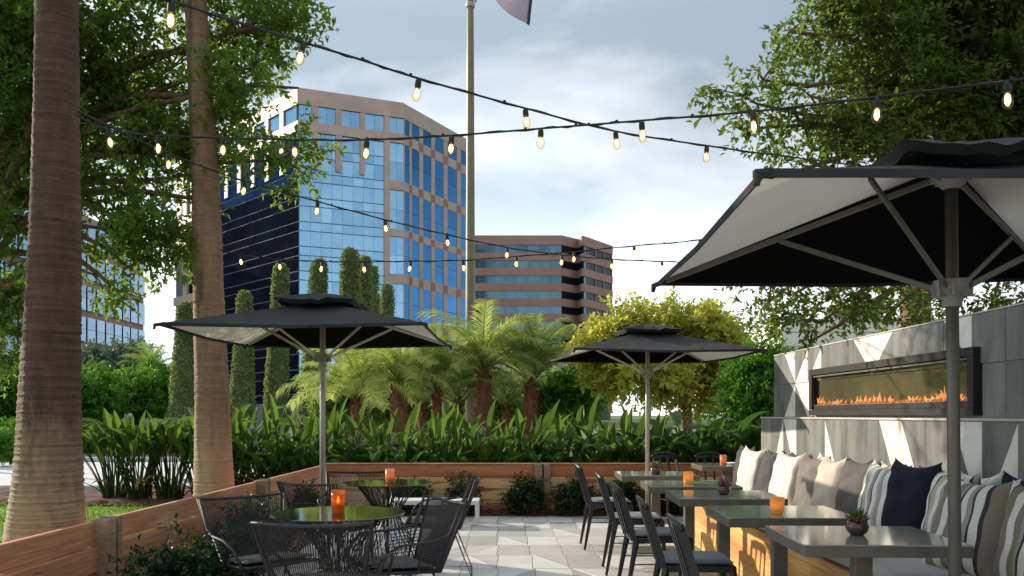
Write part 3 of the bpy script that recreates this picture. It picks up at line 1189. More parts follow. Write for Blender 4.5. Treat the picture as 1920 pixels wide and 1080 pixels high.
b = MB()
b.prism([(0.004, 0), (LW, 0), (LW, 1.936), (0.004, 1.936)], (0, 0, 0), wu, wz, wn, -0.25, -0.012)
obj('wall_core', b, M['grout'], wall)
b = MB()
b.prism([(-0.05, 0), (LW, 0), (LW, 1.262), (-0.05, 1.262)], (0, 0, 0), wu, wz, wn, -0.010, 0.118)
obj('ledge_base', b, M['grout'], wall)
b = MB()
b.prism([(-0.055, 1.264), (LW, 1.264), (LW, 1.279), (-0.055, 1.279)], (0, 0, 0), wu, wz, wn, -0.009, 0.136)
obj('ledge_cap', b, M['stone_cap'], wall)
b = MB()
b.prism([(-0.006, 1.938), (LW, 1.938), (LW, 1.948), (-0.006, 1.948)], (0, 0, 0), wu, wz, wn, -0.25, 0.002)
obj('coping', b, M['stone_cap'], wall)

gz = 0.0022


def wtile(poly, white, off, lab=None):
    bb = MB()
    bb.prism(poly, (0, 0, 0), wu, wz, wn, off - 0.012, off + rr.uniform(0, 0.0016))
    o_ = obj('wall_tile', bb, M['tile_white'] if white else M['tile_grey'], wall)
    return o_


def row(nodes, z0, z1, off, spec, skip=None):
    """nodes: depths y along the wall. spec: per cell 'G','W','/g' ... : diagonal direction as seen by the
    camera ('/' rises to the right) and the colour of its upper part"""
    for i in range(len(nodes) - 1):
        a, b_ = wl(nodes[i]) + gz, wl(nodes[i + 1]) - gz
        s = spec[i] if i < len(spec) else 'G'
        z0_, z1_ = z0 + gz, z1 - gz
        if s in ('G', 'W'):
            wtile([(a, z0_), (b_, z0_), (b_, z1_), (a, z1_)], s == 'W', off)
        elif s:
            up_white = s[1] == 'w'
            e = 0.003
            if s[0] == '/':
                wtile([(a, z0_ + e), (b_ - e, z1_), (a, z1_)], up_white, off)
                wtile([(a + e, z0_), (b_, z0_), (b_, z1_ - e)], not up_white, off)
            else:
                wtile([(a + e, z1_), (b_, z0_ + e), (b_, z1_)], up_white, off)
                wtile([(a, z0_), (b_ - e, z0_), (a, z1_ - e)], not up_white, off)


top_nodes = [9.25, 8.92, 8.6, 8.26, 7.92, 7.22, 6.86, 6.50, 5.77, 5.43, 5.07, 4.36, 3.65, 2.94, 2.2]
row(top_nodes, 1.62, 1.936, 0.0, ['G', '\\w', '/g', '/g', 'G', '\\w', '/w', 'G', '\\w', 'G', 'G', '/g', 'G', 'G'])
# the second row stops where the fireplace is set in
row([9.25, 8.92, 8.6, 8.26, 8.13], 1.281, 1.617, 0.0, ['G', '/g', '\\w', 'W'])
row([5.30, 5.07, 4.70, 4.36, 3.65, 2.94, 2.2], 1.281, 1.617, 0.0, ['G', 'G', '/g', 'G', 'G', 'G'])
low_nodes = [9.28, 8.93, 8.57, 8.20, 7.50, 7.15, 6.45, 6.10, 5.75, 5.42, 5.09, 4.74, 4.05, 3.35, 2.65]
row(low_nodes, 0.66, 1.260, 0.131, ['G', '/g', '\\w', 'G', '\\g', 'G', '\\w', '\\g', 'G', '\\w', '/g', 'G', '\\w', 'G'])

# fireplace, set into the wall
FY0, FY1 = 8.10, 5.33
fa, fb = wl(FY0), wl(FY1)
fz0, fz1 = 1.297, 1.727
FO = W0 + wu * fa
fire = thing('linear_fireplace', 'long black framed gas fireplace with low orange flames set in the tiled wall', 'fireplace', FO)
fl_ = fb - fa
FD = 0.05


def fbox(u0, u1, z0, z1, d0, d1, name, m, par=fire):
    bb = MB()
    bb.prism([(u0, z0), (u1, z0), (u1, z1), (u0, z1)], (0, 0, 0), wu, wz, wn, d0, d1)
    return obj(name, bb, m, par)


fbox(0, fl_, fz1 - 0.055, fz1, -0.010, FD, 'frame', M['frame_black'])
fbox(0, fl_, fz0, fz0 + 0.05, -0.010, FD, 'frame', M['frame_black'])
fbox(0, 0.07, fz0 + 0.052, fz1 - 0.057, -0.010, FD - 0.001, 'frame', M['frame_black'])
fbox(fl_ - 0.07, fl_, fz0 + 0.052, fz1 - 0.057, -0.010, FD - 0.001, 'frame', M['frame_black'])
fbox(0.072, fl_ - 0.072, fz1 - 0.076, fz1 - 0.064, 0.0, FD - 0.012, 'inner_rail', M['pole_dark'])
fbox(0.072, fl_ - 0.072, fz0 + 0.052, fz0 + 0.090, -0.006, FD - 0.02, 'burner_tray', M['frame_black'])
fbox(0.072, fl_ - 0.072, fz0 + 0.091, fz0 + 0.095, FD - 0.032, FD - 0.022, 'trim_line', M['mullion_pale'])
fbox(0.02, fl_ - 0.02, fz0 + 0.01, fz1 - 0.06, -0.0115, -0.0105, 'back_panel', M['fire_back'])
fg = fbox(0.072, fl_ - 0.072, fz0 + 0.096, fz1 - 0.078, FD - 0.030, FD - 0.026, 'glass_pane', M['fire_glass'])
st = MB()
r_ = random.Random(2)
for i in range(150):
    u = 0.12 + (fl_ - 0.24) * r_.random()
    c = wu * u + wz * (fz0 + 0.098 + r_.random() * 0.012) + wn * r_.uniform(0.0, 0.014)
    st.sphere(c, r_.uniform(0.009, 0.016), 6, 4, (1.0, 1.3, 0.7))
o = obj('ember_bed', st, M['ember'], fire)
o['kind'] = 'stuff'
fm = MB()
for i in range(120):
    u = 0.12 + (fl_ - 0.24) * r_.random()
    e_ = math.sin(u * 4.3 + 1.0) * math.sin(u * 9.7 + 0.5)
    if e_ < -0.35 and r_.random() < 0.8:
        continue
    h = r_.uniform(0.012, 0.045) + 0.085 * max(0, e_) * r_.random()
    c = wu * u + wz * (fz0 + 0.100) + wn * r_.uniform(0.0, 0.012)
    w_ = r_.uniform(0.005, 0.012)
    bend = r_.uniform(-0.045, 0.045)
    pts = [c, c + wz * h * 0.35 + wu * bend * 0.3, c + wz * h * 0.7 + wu * bend * 0.8, c + wz * h + wu * bend * 1.3]
    fm.tube(pts, [w_ * 0.8, w_, w_ * 0.55, 0.0008], 5)
o = obj('flame_row', fm, M['flame'], fire, smooth=True)
o['kind'] = 'stuff'

# ------------------------------------------------------------------ banquette bench
BF0, BF1 = Vector((1.80, 8.75, 0)), Vector((1.92, 1.9, 0))
bench = thing('banquette_bench', 'long built in bench with golden plywood front and grey seat cushions below the tiled wall', 'bench', (0, 0, 0))
bd = (BF1 - BF0).normalized()
bnn = Vector((bd.y, -bd.x, 0)).normalized()
if bnn.x > 0:
    bnn = -bnn
ang_b = math.atan2(bd.y, bd.x)
BL = (BF1 - BF0).length
npan = 6
for i in range(npan):
    a, b_ = BL * i / npan + 0.002, BL * (i + 1) / npan - 0.002
    bb = MB()
    bb.box((0, 0, 0), (b_ - a, 0.02, 0.405), ch=0.0015)
    c = BF0 + bd * (a + b_) / 2 + Vector((0, 0, 0.212)) + bnn * (-0.01)
    obj('front_panel', bb, M['bench_ply'], bench, loc=c, rot=(0, 0, ang_b))
bb = MB()
bb.add([], [])
p0 = BF0 + Vector((0.03, 0, 0))
far_w = wall_x(8.75) - 0.135
near_w = wall_x(1.9) - 0.135
bb.add([(p0.x, 8.73, 0.0), (far_w, 8.73, 0.0), (near_w, 1.92, 0.0), (BF1.x + 0.03, 1.92, 0.0),
        (p0.x, 8.73, 0.40), (far_w, 8.73, 0.40), (near_w, 1.92, 0.40), (BF1.x + 0.03, 1.92, 0.40)],
       [(0, 1, 2, 3), (7, 6, 5, 4), (0, 4, 5, 1), (1, 5, 6, 2), (2, 6, 7, 3), (3, 7, 4, 0)])
obj('bench_box', bb, M['bench_ply'], bench)
bb = MB()
bb.box((0, 0, 0), (BL, 0.05, 0.014), ch=0.003)
obj('seat_edge', bb, M['bench_ply'], bench, loc=(BF0 + BF1) / 2 + Vector((0.016, 0, 0.423)), rot=(0, 0, ang_b))
# seat cushions
ncs = 4
for i in range(ncs):
    ya = 8.70 - (8.70 - 2.0) * i / ncs
    yb = 8.70 - (8.70 - 2.0) * (i + 1) / ncs + 0.006
    cu = MB()

    def cushion(u, v, ya=ya, yb=yb):
        y = ya + (yb - ya) * u
        xf = BF0.x + (8.75 - y) * (BF1.x - BF0.x) / 6.85 + 0.012
        xb = wall_x(y) - 0.14
        # v walks round the profile: front bottom, front top, back
        e = 0.5 - abs(u - 0.5)
        puff = min(1, e / 0.02) ** 0.5
        if v < 0.25:
            t = v / 0.25
            a_ = t * math.pi
            return (xf + 0.03 - 0.03 * math.sin(a_) * puff, y, 0.433 + 0.075 * (1 - math.cos(a_)) / 2 * (0.75 + 0.25 * puff))
        t = (v - 0.25) / 0.75
        x = xf + 0.03 + (xb - xf - 0.03) * t
        return (x, y, 0.433 + 0.075 * (0.75 + 0.25 * puff) + 0.010 * math.sin(math.pi * t) * puff - 0.012 * max(0, (t - 0.6)))
    cu.grid(cushion, 40, 24)
    obj('seat_cushion', cu, M['cushion'], bench, smooth=True)


# ------------------------------------------------------------------ far buildings
class Face:
    """a vertical building face between two plan points; u metres from A, z up"""
    def __init__(s, A, B):
        s.A, s.B = Vector((A[0], A[1], 0)), Vector((B[0], B[1], 0))
        s.len = (s.B - s.A).length
        s.u = (s.B - s.A).normalized()
        s.n = Vector((s.u.y, -s.u.x, 0))
        mid = (s.A + s.B) / 2
        if s.n.dot(-mid) < 0:
            s.n = -s.n

    def at(s, px):
        """u where the line of sight through photo column px meets this face"""
        k = (px - 960) / FPX
        # A.x + u*ux = k*(A.y + u*uy)
        return (k * s.A.y - s.A.x) / (s.u.x - k * s.u.y)

    def slab(s, mb, u0, u1, z0, z1, d0=0.0, d1=0.3):
        mb.prism([(u0, z0), (u1, z0), (u1, z1), (u0, z1)], s.A, s.u, Vector((0, 0, 1)), s.n, d0, d1)
        return mb

    def part(s, name, m, par, u0, u1, z0, z1, d0=0.0, d1=0.3, tilt=0.0):
        b = MB()
        s.slab(b, u0, u1, z0, z1, d0, d1)
        if tilt:
            c = s.A + s.u * (u0 + u1) / 2 + Vector((0, 0, (z0 + z1) / 2))
            e = Euler((rr.gauss(0, tilt), rr.gauss(0, tilt), rr.gauss(0, tilt))).to_matrix()
            b.v = [tuple(e @ (Vector(p) - c) + c) for p in b.v]
        return obj(name, b, m, par)


tower = thing('office_tower', 'tall pink granite and blue mirror glass office tower with a dark glass side', 'office building', (0, 0, 0))
KA, KB, KC = (-35.5, 142.0), (-18.9, 149.0), (-8.3, 169.5)
KL = (-70.6, 179.0)
fF, fR, fL = Face(KA, KB), Face(KB, KC), Face(KA, KL)
TOPZ = 55.7
body = MB()
poly = [KA, KB, KC, (-14, 190), (-50, 200), KL]
cx_ = sum(p[0] for p in poly) / 6
cy2 = sum(p[1] for p in poly) / 6
inner = [(cx_ + (p[0] - cx_) * 0.985, cy2 + (p[1] - cy2) * 0.985) for p in poly]
n_ = len(inner)
body.add([(p[0], p[1], 0) for p in inner] + [(p[0], p[1], TOPZ - 1.2) for p in inner],
         [tuple(range(n_)), tuple(range(2 * n_ - 1, n_ - 1, -1))] + [(i, (i + 1) % n_, n_ + (i + 1) % n_, n_ + i) for i in range(n_)])
obj('building_core', body, M['roof_grey'], tower)
# window rows: (bottom, top)
rowsz = [(50.3, 53.0), (42.0, 48.6), (33.6, 40.4), (25.8, 32.3), (17.6, 24.1), (9.4, 15.9), (1.4, 7.7)]
# right-hand face: five bays and piers
uR = [fR.at(p) for p in (758, 771.5, 792, 814, 838, 863.5, 884)]
wins = [(fR.at(772), fR.at(786)), (fR.at(793), fR.at(808.5)), (fR.at(815), fR.at(831.5)), (fR.at(839), fR.at(856.5)), (fR.at(864), fR.at(876))]
wins = [(0.25, fR.at(767.5))] + wins
for (z0, z1) in rowsz:
    for (u0, u1) in wins:
        hlf = (z0 + z1) / 2
        if z1 - z0 > 4:
            fR.part('window', M['glass_deep'], tower, u0, u1, z0, hlf - 0.03, -0.20, -0.04, tilt=0.0012)
            fR.part('window', M['glass_deep'], tower, u0, u1, hlf + 0.03, z1, -0.20, -0.04, tilt=0.0012)
        else:
            fR.part('window', M['glass_deep'], tower, u0, u1, z0, z1, -0.20, -0.04, tilt=0.0012)
edges = [0.0] + [v for w in wins for v in w] + [fR.len]
for i in range(0, len(edges), 2):
    a, b_ = edges[i], edges[i + 1]
    if b_ - a > 0.1:
        fR.part('pier', M['pink'], tower, a, b_, 0, TOPZ - 2.72, -0.3, 0.03)
zs = [0] + [v for r_2 in reversed(rowsz) for v in r_2]
for i in range(0, len(zs), 2):
    z0 = zs[i]
    z1 = zs[i + 1] if i + 1 < len(zs) else TOPZ
    for j in range(len(wins)):
        fR.part('spandrel', M['pink'], tower, wins[j][0] + 0.005, wins[j][1] - 0.005, z0 + 0.01, z1 - 0.01, -0.29, 0.02)
        # darker square where band and pier cross
    for j in range(1, 6):
        c0, c1 = wins[j - 1][1], wins[j][0]
        if j >= 1 and c1 - c0 > 0.3:
            fR.part('accent_block', M['pink_dark'], tower, c0 - 0.1, c1 + 0.1, z0 + 0.08, min(z1, TOPZ) - 0.08, 0.035, 0.06)
fR.part('parapet', M['pink'], tower, -0.1, fR.len, TOPZ - 2.68, TOPZ, -0.5, 0.07)

# front face: stone frame above, one big curtain of glass panes below
pxs = [(560, 584), (596, 629), (640, 675), (684, 720), (730.5, 757)]
wf = [(max(0.1, fF.at(a)), min(fF.len - 0.05, fF.at(b_))) for a, b_ in pxs]
fF.part('parapet', M['pink'], tower, -0.1, fF.len, TOPZ - 2.68, TOPZ, -0.5, 0.27)
for (u0, u1) in wf:
    fF.part('window', M['glass_sky'], tower, u0, (u0 + u1) / 2 - 0.02, 50.3, 53.0, -0.3, -0.05, tilt=0.001)
    fF.part('window', M['glass_sky'], tower, (u0 + u1) / 2 + 0.02, u1, 50.3, 53.0, -0.3, -0.05, tilt=0.001)
for j in range(4):
    fF.part('pier', M['pink'], tower, wf[j][1] + 0.003, wf[j + 1][0] - 0.003, 50.31 if j < 3 else 0, 52.99, -0.3, 0.24)
fF.part('spandrel', M['pink'], tower, -0.05, fF.at(720), 48.6, 50.29, -0.3, 0.25)
fF.part('spandrel', M['pink'], tower, fF.at(730.5), fF.len + 0.02, 48.6, 50.29, -0.3, 0.25)
for j in range(3):
    fF.part('pier', M['pink'], tower, wf[j][1], wf[j + 1][0], 42.4, 48.58, -0.3, 0.24)
for i in range(2, len(zs), 2):
    z0 = zs[i]
    z1 = zs[i + 1] if i + 1 < len(zs) else TOPZ
    if z1 < 50:
        fF.part('spandrel', M['pink'], tower, fF.at(730.5) + 0.003, fF.len + 0.02, z0, z1, -0.3, 0.25)
u4, u5 = wf[4]
for (z0, z1) in rowsz[1:]:
    h3 = (z1 - z0) / 2
    for q in range(2):
        for s_ in range(2):
            fF.part('window', M['glass_sky'], tower, u4 + (u5 - u4) * s_ / 2 + 0.015, u4 + (u5 - u4) * (s_ + 1) / 2 - 0.015,
                    z0 + h3 * q + 0.02, z0 + h3 * (q + 1) - 0.02, -0.3, -0.05, tilt=0.001)
# curtain wall panes: tall vision panes and short spandrel panes, real joints between
uc0, uc1 = 0.12, wf[3][1]
ncol = 8
levels = []
z = 48.5
while z > 10:
    levels += [(z - 2.55, z), (z - 4.07, z - 2.60)]
    z -= 4.12
backm = MB()
fF.slab(backm, 0.0, uc1, 0, 48.55, -0.32, -0.10)
obj('curtain_frame', backm, M['mullion'], tower)
for (z0, z1) in levels:
    for k in range(ncol):
        a = uc0 + (uc1 - uc0) * k / ncol + 0.018
        b_ = uc0 + (uc1 - uc0) * (k + 1) / ncol - 0.018
        fF.part('glass_pane', M['glass_sky'], tower, a, b_, z0 + 0.05, z1 - 0.05, -0.09, -0.04, tilt=0.0016)
# left face: glass coloured dark as its reflections, thin pale rails, granite piers above and at its far end
ub = fL.at(398)
fL.part('parapet', M['pink'], tower, -0.05, fL.len, TOPZ - 2.68, TOPZ, -0.5, 0.25)
fL.part('spandrel', M['pink'], tower, -0.05, fL.len, 48.6, 50.3, -0.3, 0.2)
zz = 48.5
backm = MB()
fL.slab(backm, 0, fL.len, 0, 50.0, -0.32, -0.10)
obj('curtain_frame', backm, M['mullion_pale'], tower)
nl = 9
for k in range(nl):
    a = (fL.len * 0.94) * k / nl
    b_ = (fL.len * 0.94) * (k + 1) / nl
    fL.part('window', M['glass_sky'], tower, a + 0.8, b_ - 0.5, 50.35, 53.0, -0.3, -0.05)
    fL.part('pier', M['pink'], tower, b_ - 0.5, b_ + 0.8, 42.3, 52.99, -0.3, 0.21)
z = 48.5
while z > 5:
    for (z0, z1) in ((z - 2.55, z), (z - 4.07, z - 2.60)):
        for k in range(5):
            a = 0.1 + (fL.len * 0.90) * k / 5
            b_ = 0.1 + (fL.len * 0.90) * (k + 1) / 5
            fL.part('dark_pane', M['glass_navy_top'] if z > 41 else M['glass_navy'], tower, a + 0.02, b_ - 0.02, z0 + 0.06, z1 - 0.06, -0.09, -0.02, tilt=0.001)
    z -= 4.12
e0, e1 = fL.at(372), fL.len
fL.part('pier', M['pink'], tower, fL.at(354), fL.at(347), 0, 53, -0.05, 0.5)
for (z0, z1) in [(7.7, 9.4), (24.1, 25.8), (40.4, 42.0)]:
    fL.part('spandrel', M['pink'], tower, e0, e1, z0, z1, -0.05, 0.45)

# second building: brick bands and strips of glass
mid = thing('banded_building', 'lower office block with brick coloured bands and teal window strips behind the flagpole', 'office building')
gA, gB, gC, gD, gE = (-13.5, 224.0), (13.0, 224.0), (17.6, 229.0), (18.6, 224.5), (27.9, 238.0)
f1, f2, f3, f4 = Face(gA, gB), Face(gB, gC), Face(gC, gD), Face(gD, gE)
TB = 48.4
core = MB()
pl = [gA, gB, gC, gD, gE, (20, 262), (-16, 262)]
c0x, c0y = 4, 244
pl2 = [(c0x + (p[0] - c0x) * 0.985, c0y + (p[1] - c0y) * 0.985) for p in pl]
n_ = len(pl2)
core.add([(p[0], p[1], 0) for p in pl2] + [(p[0], p[1], TB - 1.0) for p in pl2],
         [tuple(range(n_)), tuple(range(2 * n_ - 1, n_ - 1, -1))] + [(i, (i + 1) % n_, n_ + (i + 1) % n_, n_ + i) for i in range(n_)])
obj('building_core', core, M['glass_black'], mid)
bands = [(TB - 2.5, TB)]
zt = TB - 4.55
for k in range(10):
    bands.append((zt - 2.0, zt))
    zt -= 4.0
for k, (z0, z1) in enumerate(bands):
    for f_ in (f1, f2, f3, f4):
        f_.part('brick_band', M['brick_band'], mid, -0.05, f_.len + 0.05, z0, z1, -0.4, 0.25)
for k in range(len(bands) - 1):
    z1, z0 = bands[k][0] - 0.03, bands[k + 1][1] + 0.03
    nseg = 9
    for s_ in range(nseg):
        f1.part('window', M['glass_teal'] if s_ else M['glass_black'], mid, f1.len * s_ / nseg + 0.03, f1.len * (s_ + 1) / nseg - 0.03, z0, z1, -0.3, -0.05, tilt=0.002)
    f2.part('window', M['glass_black'], mid, 0.03, f2.len - 0.03, z0, z1, -0.3, -0.08)
    f3.part('window', M['glass_black'], mid, 0.03, f3.len - 0.03, z0, z1, -0.3, -0.08)
    w4 = [(0.05, 0.14), (0.17, 0.40), (0.46, 0.68), (0.74, 0.97)]
    for j, (a, b_) in enumerate(w4):
        f4.part('window', M['glass_teal'] if j == 0 else M['glass_black'], mid, f4.len * a, f4.len * b_, z0, z1, -0.3, -0.05)
    for a in (0.14, 0.40, 0.68, 0.97):
        f4.part('pier', M['mullion_pale'], mid, f4.len * a + 0.02, f4.len * (a + 0.05) - 0.02 if a < 0.9 else f4.len, z0, z1, -0.3, 0.1)

# parking deck in front of it
deck = thing('parking_deck', 'low beige parking structure with open level seen between the palms', 'parking garage')
fD = Face((-12, 120), (9.5, 120))
for (z0, z1) in ((7.4, 9.2), (9.9, 10.25), (3.2, 5.2)):
    fD.part('deck_wall', M['concrete'], deck, 0, fD.len, z0, z1, -6, 0)
for k in range(7):
    fD.part('deck_column', M['concrete'], deck, fD.len * k / 6.3, fD.len * k / 6.3 + 0.5, 0, 9.95, -0.5, -0.02)
fD.part('deck_back', M['glass_black'], deck, 0, fD.len, 0, 7.35, -7, -6.2)

# distant left tower
lt = thing('distant_tower', 'distant blue glass block with salmon grid beyond the garden, right of the near palm trunk', 'office building')
hA, hB = (-106.0, 168.0), (-107.5, 250.0)
fH = Face(hA, hB)
zb = [42.3, 34.5, 26.6, 18.8, 11.0]
core = MB()
core.add([(-106.5, 168, 0), (-107.9, 250, 0), (-140, 250, 0), (-140, 168, 0), (-106.5, 168, 51.5), (-107.9, 250, 51.5), (-140, 250, 51.5), (-140, 168, 51.5)],
         [(0, 1, 2, 3), (7, 6, 5, 4), (0, 4, 5, 1), (1, 5, 6, 2), (2, 6, 7, 3), (3, 7, 4, 0)])
obj('building_core', core, M['brick_band'], lt)
ncl = 16
for zi in zb:
    for k in range(ncl):
        for q in range(2):
            fH.part('window', M['glass_dull'], lt, fH.len * k / ncl + 0.5, fH.len * (k + 1) / ncl - 0.4, zi + 0.9 + q * 3.1, zi + 3.9 + q * 3.1, 0.02, 0.12, tilt=0.002)
fH.part('base_wall', M['brick_band'], lt, 0, fH.len, 0, 10.8, 0.02, 0.3)
fH2 = Face((-125, 167.8), (-106.2, 167.8))
for zi in zb:
    for k in range(4):
        fH2.part('window', M['glass_dull'], lt, fH2.len * k / 4 + 0.5, fH2.len * (k + 1) / 4 - 0.4, zi + 0.9, zi + 7.0, 0.02, 0.12, tilt=0.002)

# white hall behind the tiled wall
hall = thing('white_hall', 'cream clad low building behind the tiled wall at the right', 'building')
wA, wB = (18.9, 60.0), (45.0, 60.0)
fW = Face(wA, wB)
core = MB()
core.box((32, 70, 4.0), (26, 19.8, 8.0))
obj('building_core', core, M['cream_wall'], hall)
for k in range(8):
    fW.part('cladding_board', M['cream_wall'], hall, 0, fW.len, 8.1 - (k + 1) * 1.0 + 0.035, 8.1 - k * 1.0 - 0.035, 0.02, 0.12)
lv = MB()
for k in range(9):
    lv.box((25.2, 63, 8.25 + k * 0.13), (3.6, 2.0, 0.05))
obj('roof_louvre', lv, M['roof_grey'], hall)

# ------------------------------------------------------------------ umbrellas
def make_umbrella(label, loc, rz, pole_m, W=2.1, top_lean=(0, 0)):
    t = thing('patio_umbrella', label, 'umbrella', loc, rz, 'square charcoal patio umbrellas')
    H = W / 2
    zc, za = 2.03, 2.335
    b = MB()
    b.tube([(0, 0, 0.03), (0, 0, 1.2), (0, 0, 2.36)], 0.0255, 14)
    obj('pole', b, pole_m, t, smooth=True)
    b = MB()
    b.lathe([(0.0, 0.0), (0.26, 0.0), (0.26, 0.012), (0.25, 0.016), (0.04, 0.018), (0.036, 0.16), (0.03, 0.165), (0.0, 0.166)], n=24)
    obj('base_plate', b, pole_m, t, smooth=False)
    for nm, z0, s in (('runner_hub', 1.80, 1), ('upper_hub', 2.275, -1)):
        b = MB()
        b.lathe([(0.028, -0.055), (0.037, -0.055), (0.040, -0.01), (0.065, 0.02), (0.072, 0.035), (0.072, 0.055), (0.03, 0.06)] if s > 0 else
                [(0.028, -0.045), (0.045, -0.03), (0.07, 0.0), (0.075, 0.02), (0.06, 0.04), (0.02, 0.045)], (0, 0, z0), n=16)
        for k in range(8):
            a = k * math.pi / 4 + math.pi / 8
            b.box((math.cos(a) * 0.062, math.sin(a) * 0.062, z0 + 0.015), (0.03, 0.012, 0.06), Euler((0, 0, a)).to_matrix())
        obj(nm, b, M['hub'], t)
    cs = [(-H, -H), (H, -H), (H, H), (-H, H)]
    for (cx, cy_) in cs:
        d = Vector((cx, cy_, 0)).normalized()
        pa = Vector((0, 0, 2.285)) + d * 0.06
        pb = Vector((cx, cy_, zc - 0.012))
        b = MB()
        b.beam(pa, pb, 0.016, 0.026, ch=0.003)
        rib = obj('rib', b, pole_m, t)
        b = MB()
        q = pb + (pb - pa).normalized() * 0.035
        b.tube([pb - (pb - pa).normalized() * 0.05, q, q + Vector((0, 0, -0.035)) + d * 0.006], [0.017, 0.016, 0.010], 8)
        obj('rib_tip', b, M['canopy'], rib)
        pm = pa.lerp(pb, 0.50) + Vector((0, 0, -0.014))
        b = MB()
        b.beam(Vector((0, 0, 1.825)) + d * 0.065, pm, 0.013, 0.024, ch=0.003)
        obj('strut', b, pole_m, t)

    def cz(x, y):
        r = max(abs(x), abs(y)) / H
        k = min(abs(x), abs(y)) / H
        sag = 0.030 * math.sin(math.pi * min(1, r)) * (1 - k / max(r, 1e-3)) + 0.022 * (1 - k / max(r, 1e-3)) * r * r
        return za + (zc - za) * r - sag

    for i in range(4):
        a, b2 = Vector((*cs[i], 0)), Vector((*cs[(i + 1) % 4], 0))
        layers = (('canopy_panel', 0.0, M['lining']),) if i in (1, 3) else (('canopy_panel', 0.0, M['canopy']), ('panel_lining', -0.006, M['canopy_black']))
        for nm, off, m_ in layers:
            b = MB()
            n = 10
            rows_ = []
            for r in range(n + 1):
                f = 0.02 + 0.98 * r / n
                row_ = []
                for s_ in range(r + 2):
                    q = a.lerp(b2, s_ / (r + 1)) * f
                    z = cz(q.x, q.y) + off
                    row_.append((q.x, q.y, z))
                rows_.append(row_)
            vs_, fs_, st_ = [], [], []
            for row_ in rows_:
                st_.append(len(vs_))
                vs_ += row_
            for r in range(n):
                for s_ in range(r + 2):
                    fs_.append((st_[r] + s_, st_[r + 1] + s_, st_[r + 1] + s_ + 1) if s_ <= r + 1 else None)
                for s_ in range(r + 1):
                    fs_.append((st_[r] + s_, st_[r + 1] + s_ + 1, st_[r] + s_ + 1))
            b.add(vs_, fs_)
            pn = obj(nm, b, m_, t, smooth=True, fix=False)
        # hem along the outer edge
        b = MB()
        pts = []
        for s_ in range(13):
            q = a.lerp(b2, s_ / 12)
            pts.append((q.x, q.y, cz(q.x, q.y) - 0.010))
        for s_ in range(12):
            b.beam(pts[s_], pts[s_ + 1], 0.006, 0.026)
        obj('hem', b, M['canopy'], t)
    # vent cap: a small ruffled pyramid
    b = MB()
    hv = 0.35

    def vent(u, v):
        a = 2 * math.pi * u
        ca, sa = math.cos(a), math.sin(a)
        sq = 1 / max(abs(ca), abs(sa))
        r = v
        x, y = ca * sq * hv * r, sa * sq * hv * r
        z = 2.41 - 0.095 * r ** 1.4 + 0.007 * r * r * math.sin(a * 5 + 0.6) + 0.006 * r * math.sin(a * 11 + 1.7) + 0.005 * r * math.sin(a * 17 + r * 4)
        return (x, y, z)
    b.grid(vent, 72, 6)
    b.grid(lambda u, v: tuple(Vector(vent(u, 1.0)) * (1 - 0.10 * v) + Vector((0, 0, 2.30 * 0.10 * v - 0.03 * v))), 72, 2)
    obj('vent_cap', b, M['canopy'], t, smooth=True, fix=False)
    return t


U1 = make_umbrella('charcoal square umbrella on the left, open over the rear round table', G(605, 7.80), R(-1), M['pole'])
U2 = make_umbrella('smallest and farthest charcoal umbrella, standing at the back fence', G(1214, 10.42), R(5), M['pole'])
U3 = make_umbrella('largest charcoal umbrella at the right, its bronze pole in front of the nearest square table', G(1794, 3.52), R(0), M['pole_dark'])
U3.rotation_euler = (0, R(-0.6), R(-1.5))


# ------------------------------------------------------------------ square tables
def square_table(label, x, y, rz, w=0.72, d=0.64):
    t = thing('square_table', label, 'table', (x, y, 0), rz, 'square tables along the bench')
    b = MB()
    b.box((0, 0, 0.7365), (w, d, 0.007), ch=0.002)
    obj('tabletop', b, M['tabletop'], t)
    b = MB()
    b.box((0, 0, 0.709), (w - 0.001, d - 0.001, 0.0475), ch=0.002)
    obj('table_rim', b, M['table_edge'], t)
    b = MB()
    b.box((0, 0, 0.35), (0.08, 0.08, 0.66), ch=0.004)
    obj('leg', b, M['pole_dark'], t)
    b = MB()
    b.box((0, 0, 0.676), (0.18, 0.18, 0.016), ch=0.003)
    obj('mounting_plate', b, M['pole_dark'], t)
    b = MB()
    b.box((0, 0, 0.008), (0.42, 0.42, 0.012), ch=0.003)
    obj('base_plate', b, M['pole_dark'], t)
    return t


tabs = [
    ('nearest square zinc table, with the large dark succulent bowl', 1.632, 3.99, R(-2.0)),
    ('second nearest square table, with an amber tumbler at its right end', 1.552, 4.96, R(-2.0)),
    ('middle square table, with the red potted succulent and the tall leaf', 1.494, 6.03, R(-1.5)),
    ('square table with the small orange tumbler, beyond the middle one', 1.448, 6.98, R(-1.5)),
    ('square table beside the pole of the far umbrella, with a green topped pot', 1.375, 8.18, R(-1.0)),
    ('farthest square table, past the end of the bench, holding a peach candle glass', 2.44, 9.62, R(-1.0)),
]
TB_ = [square_table(*a) for a in tabs]


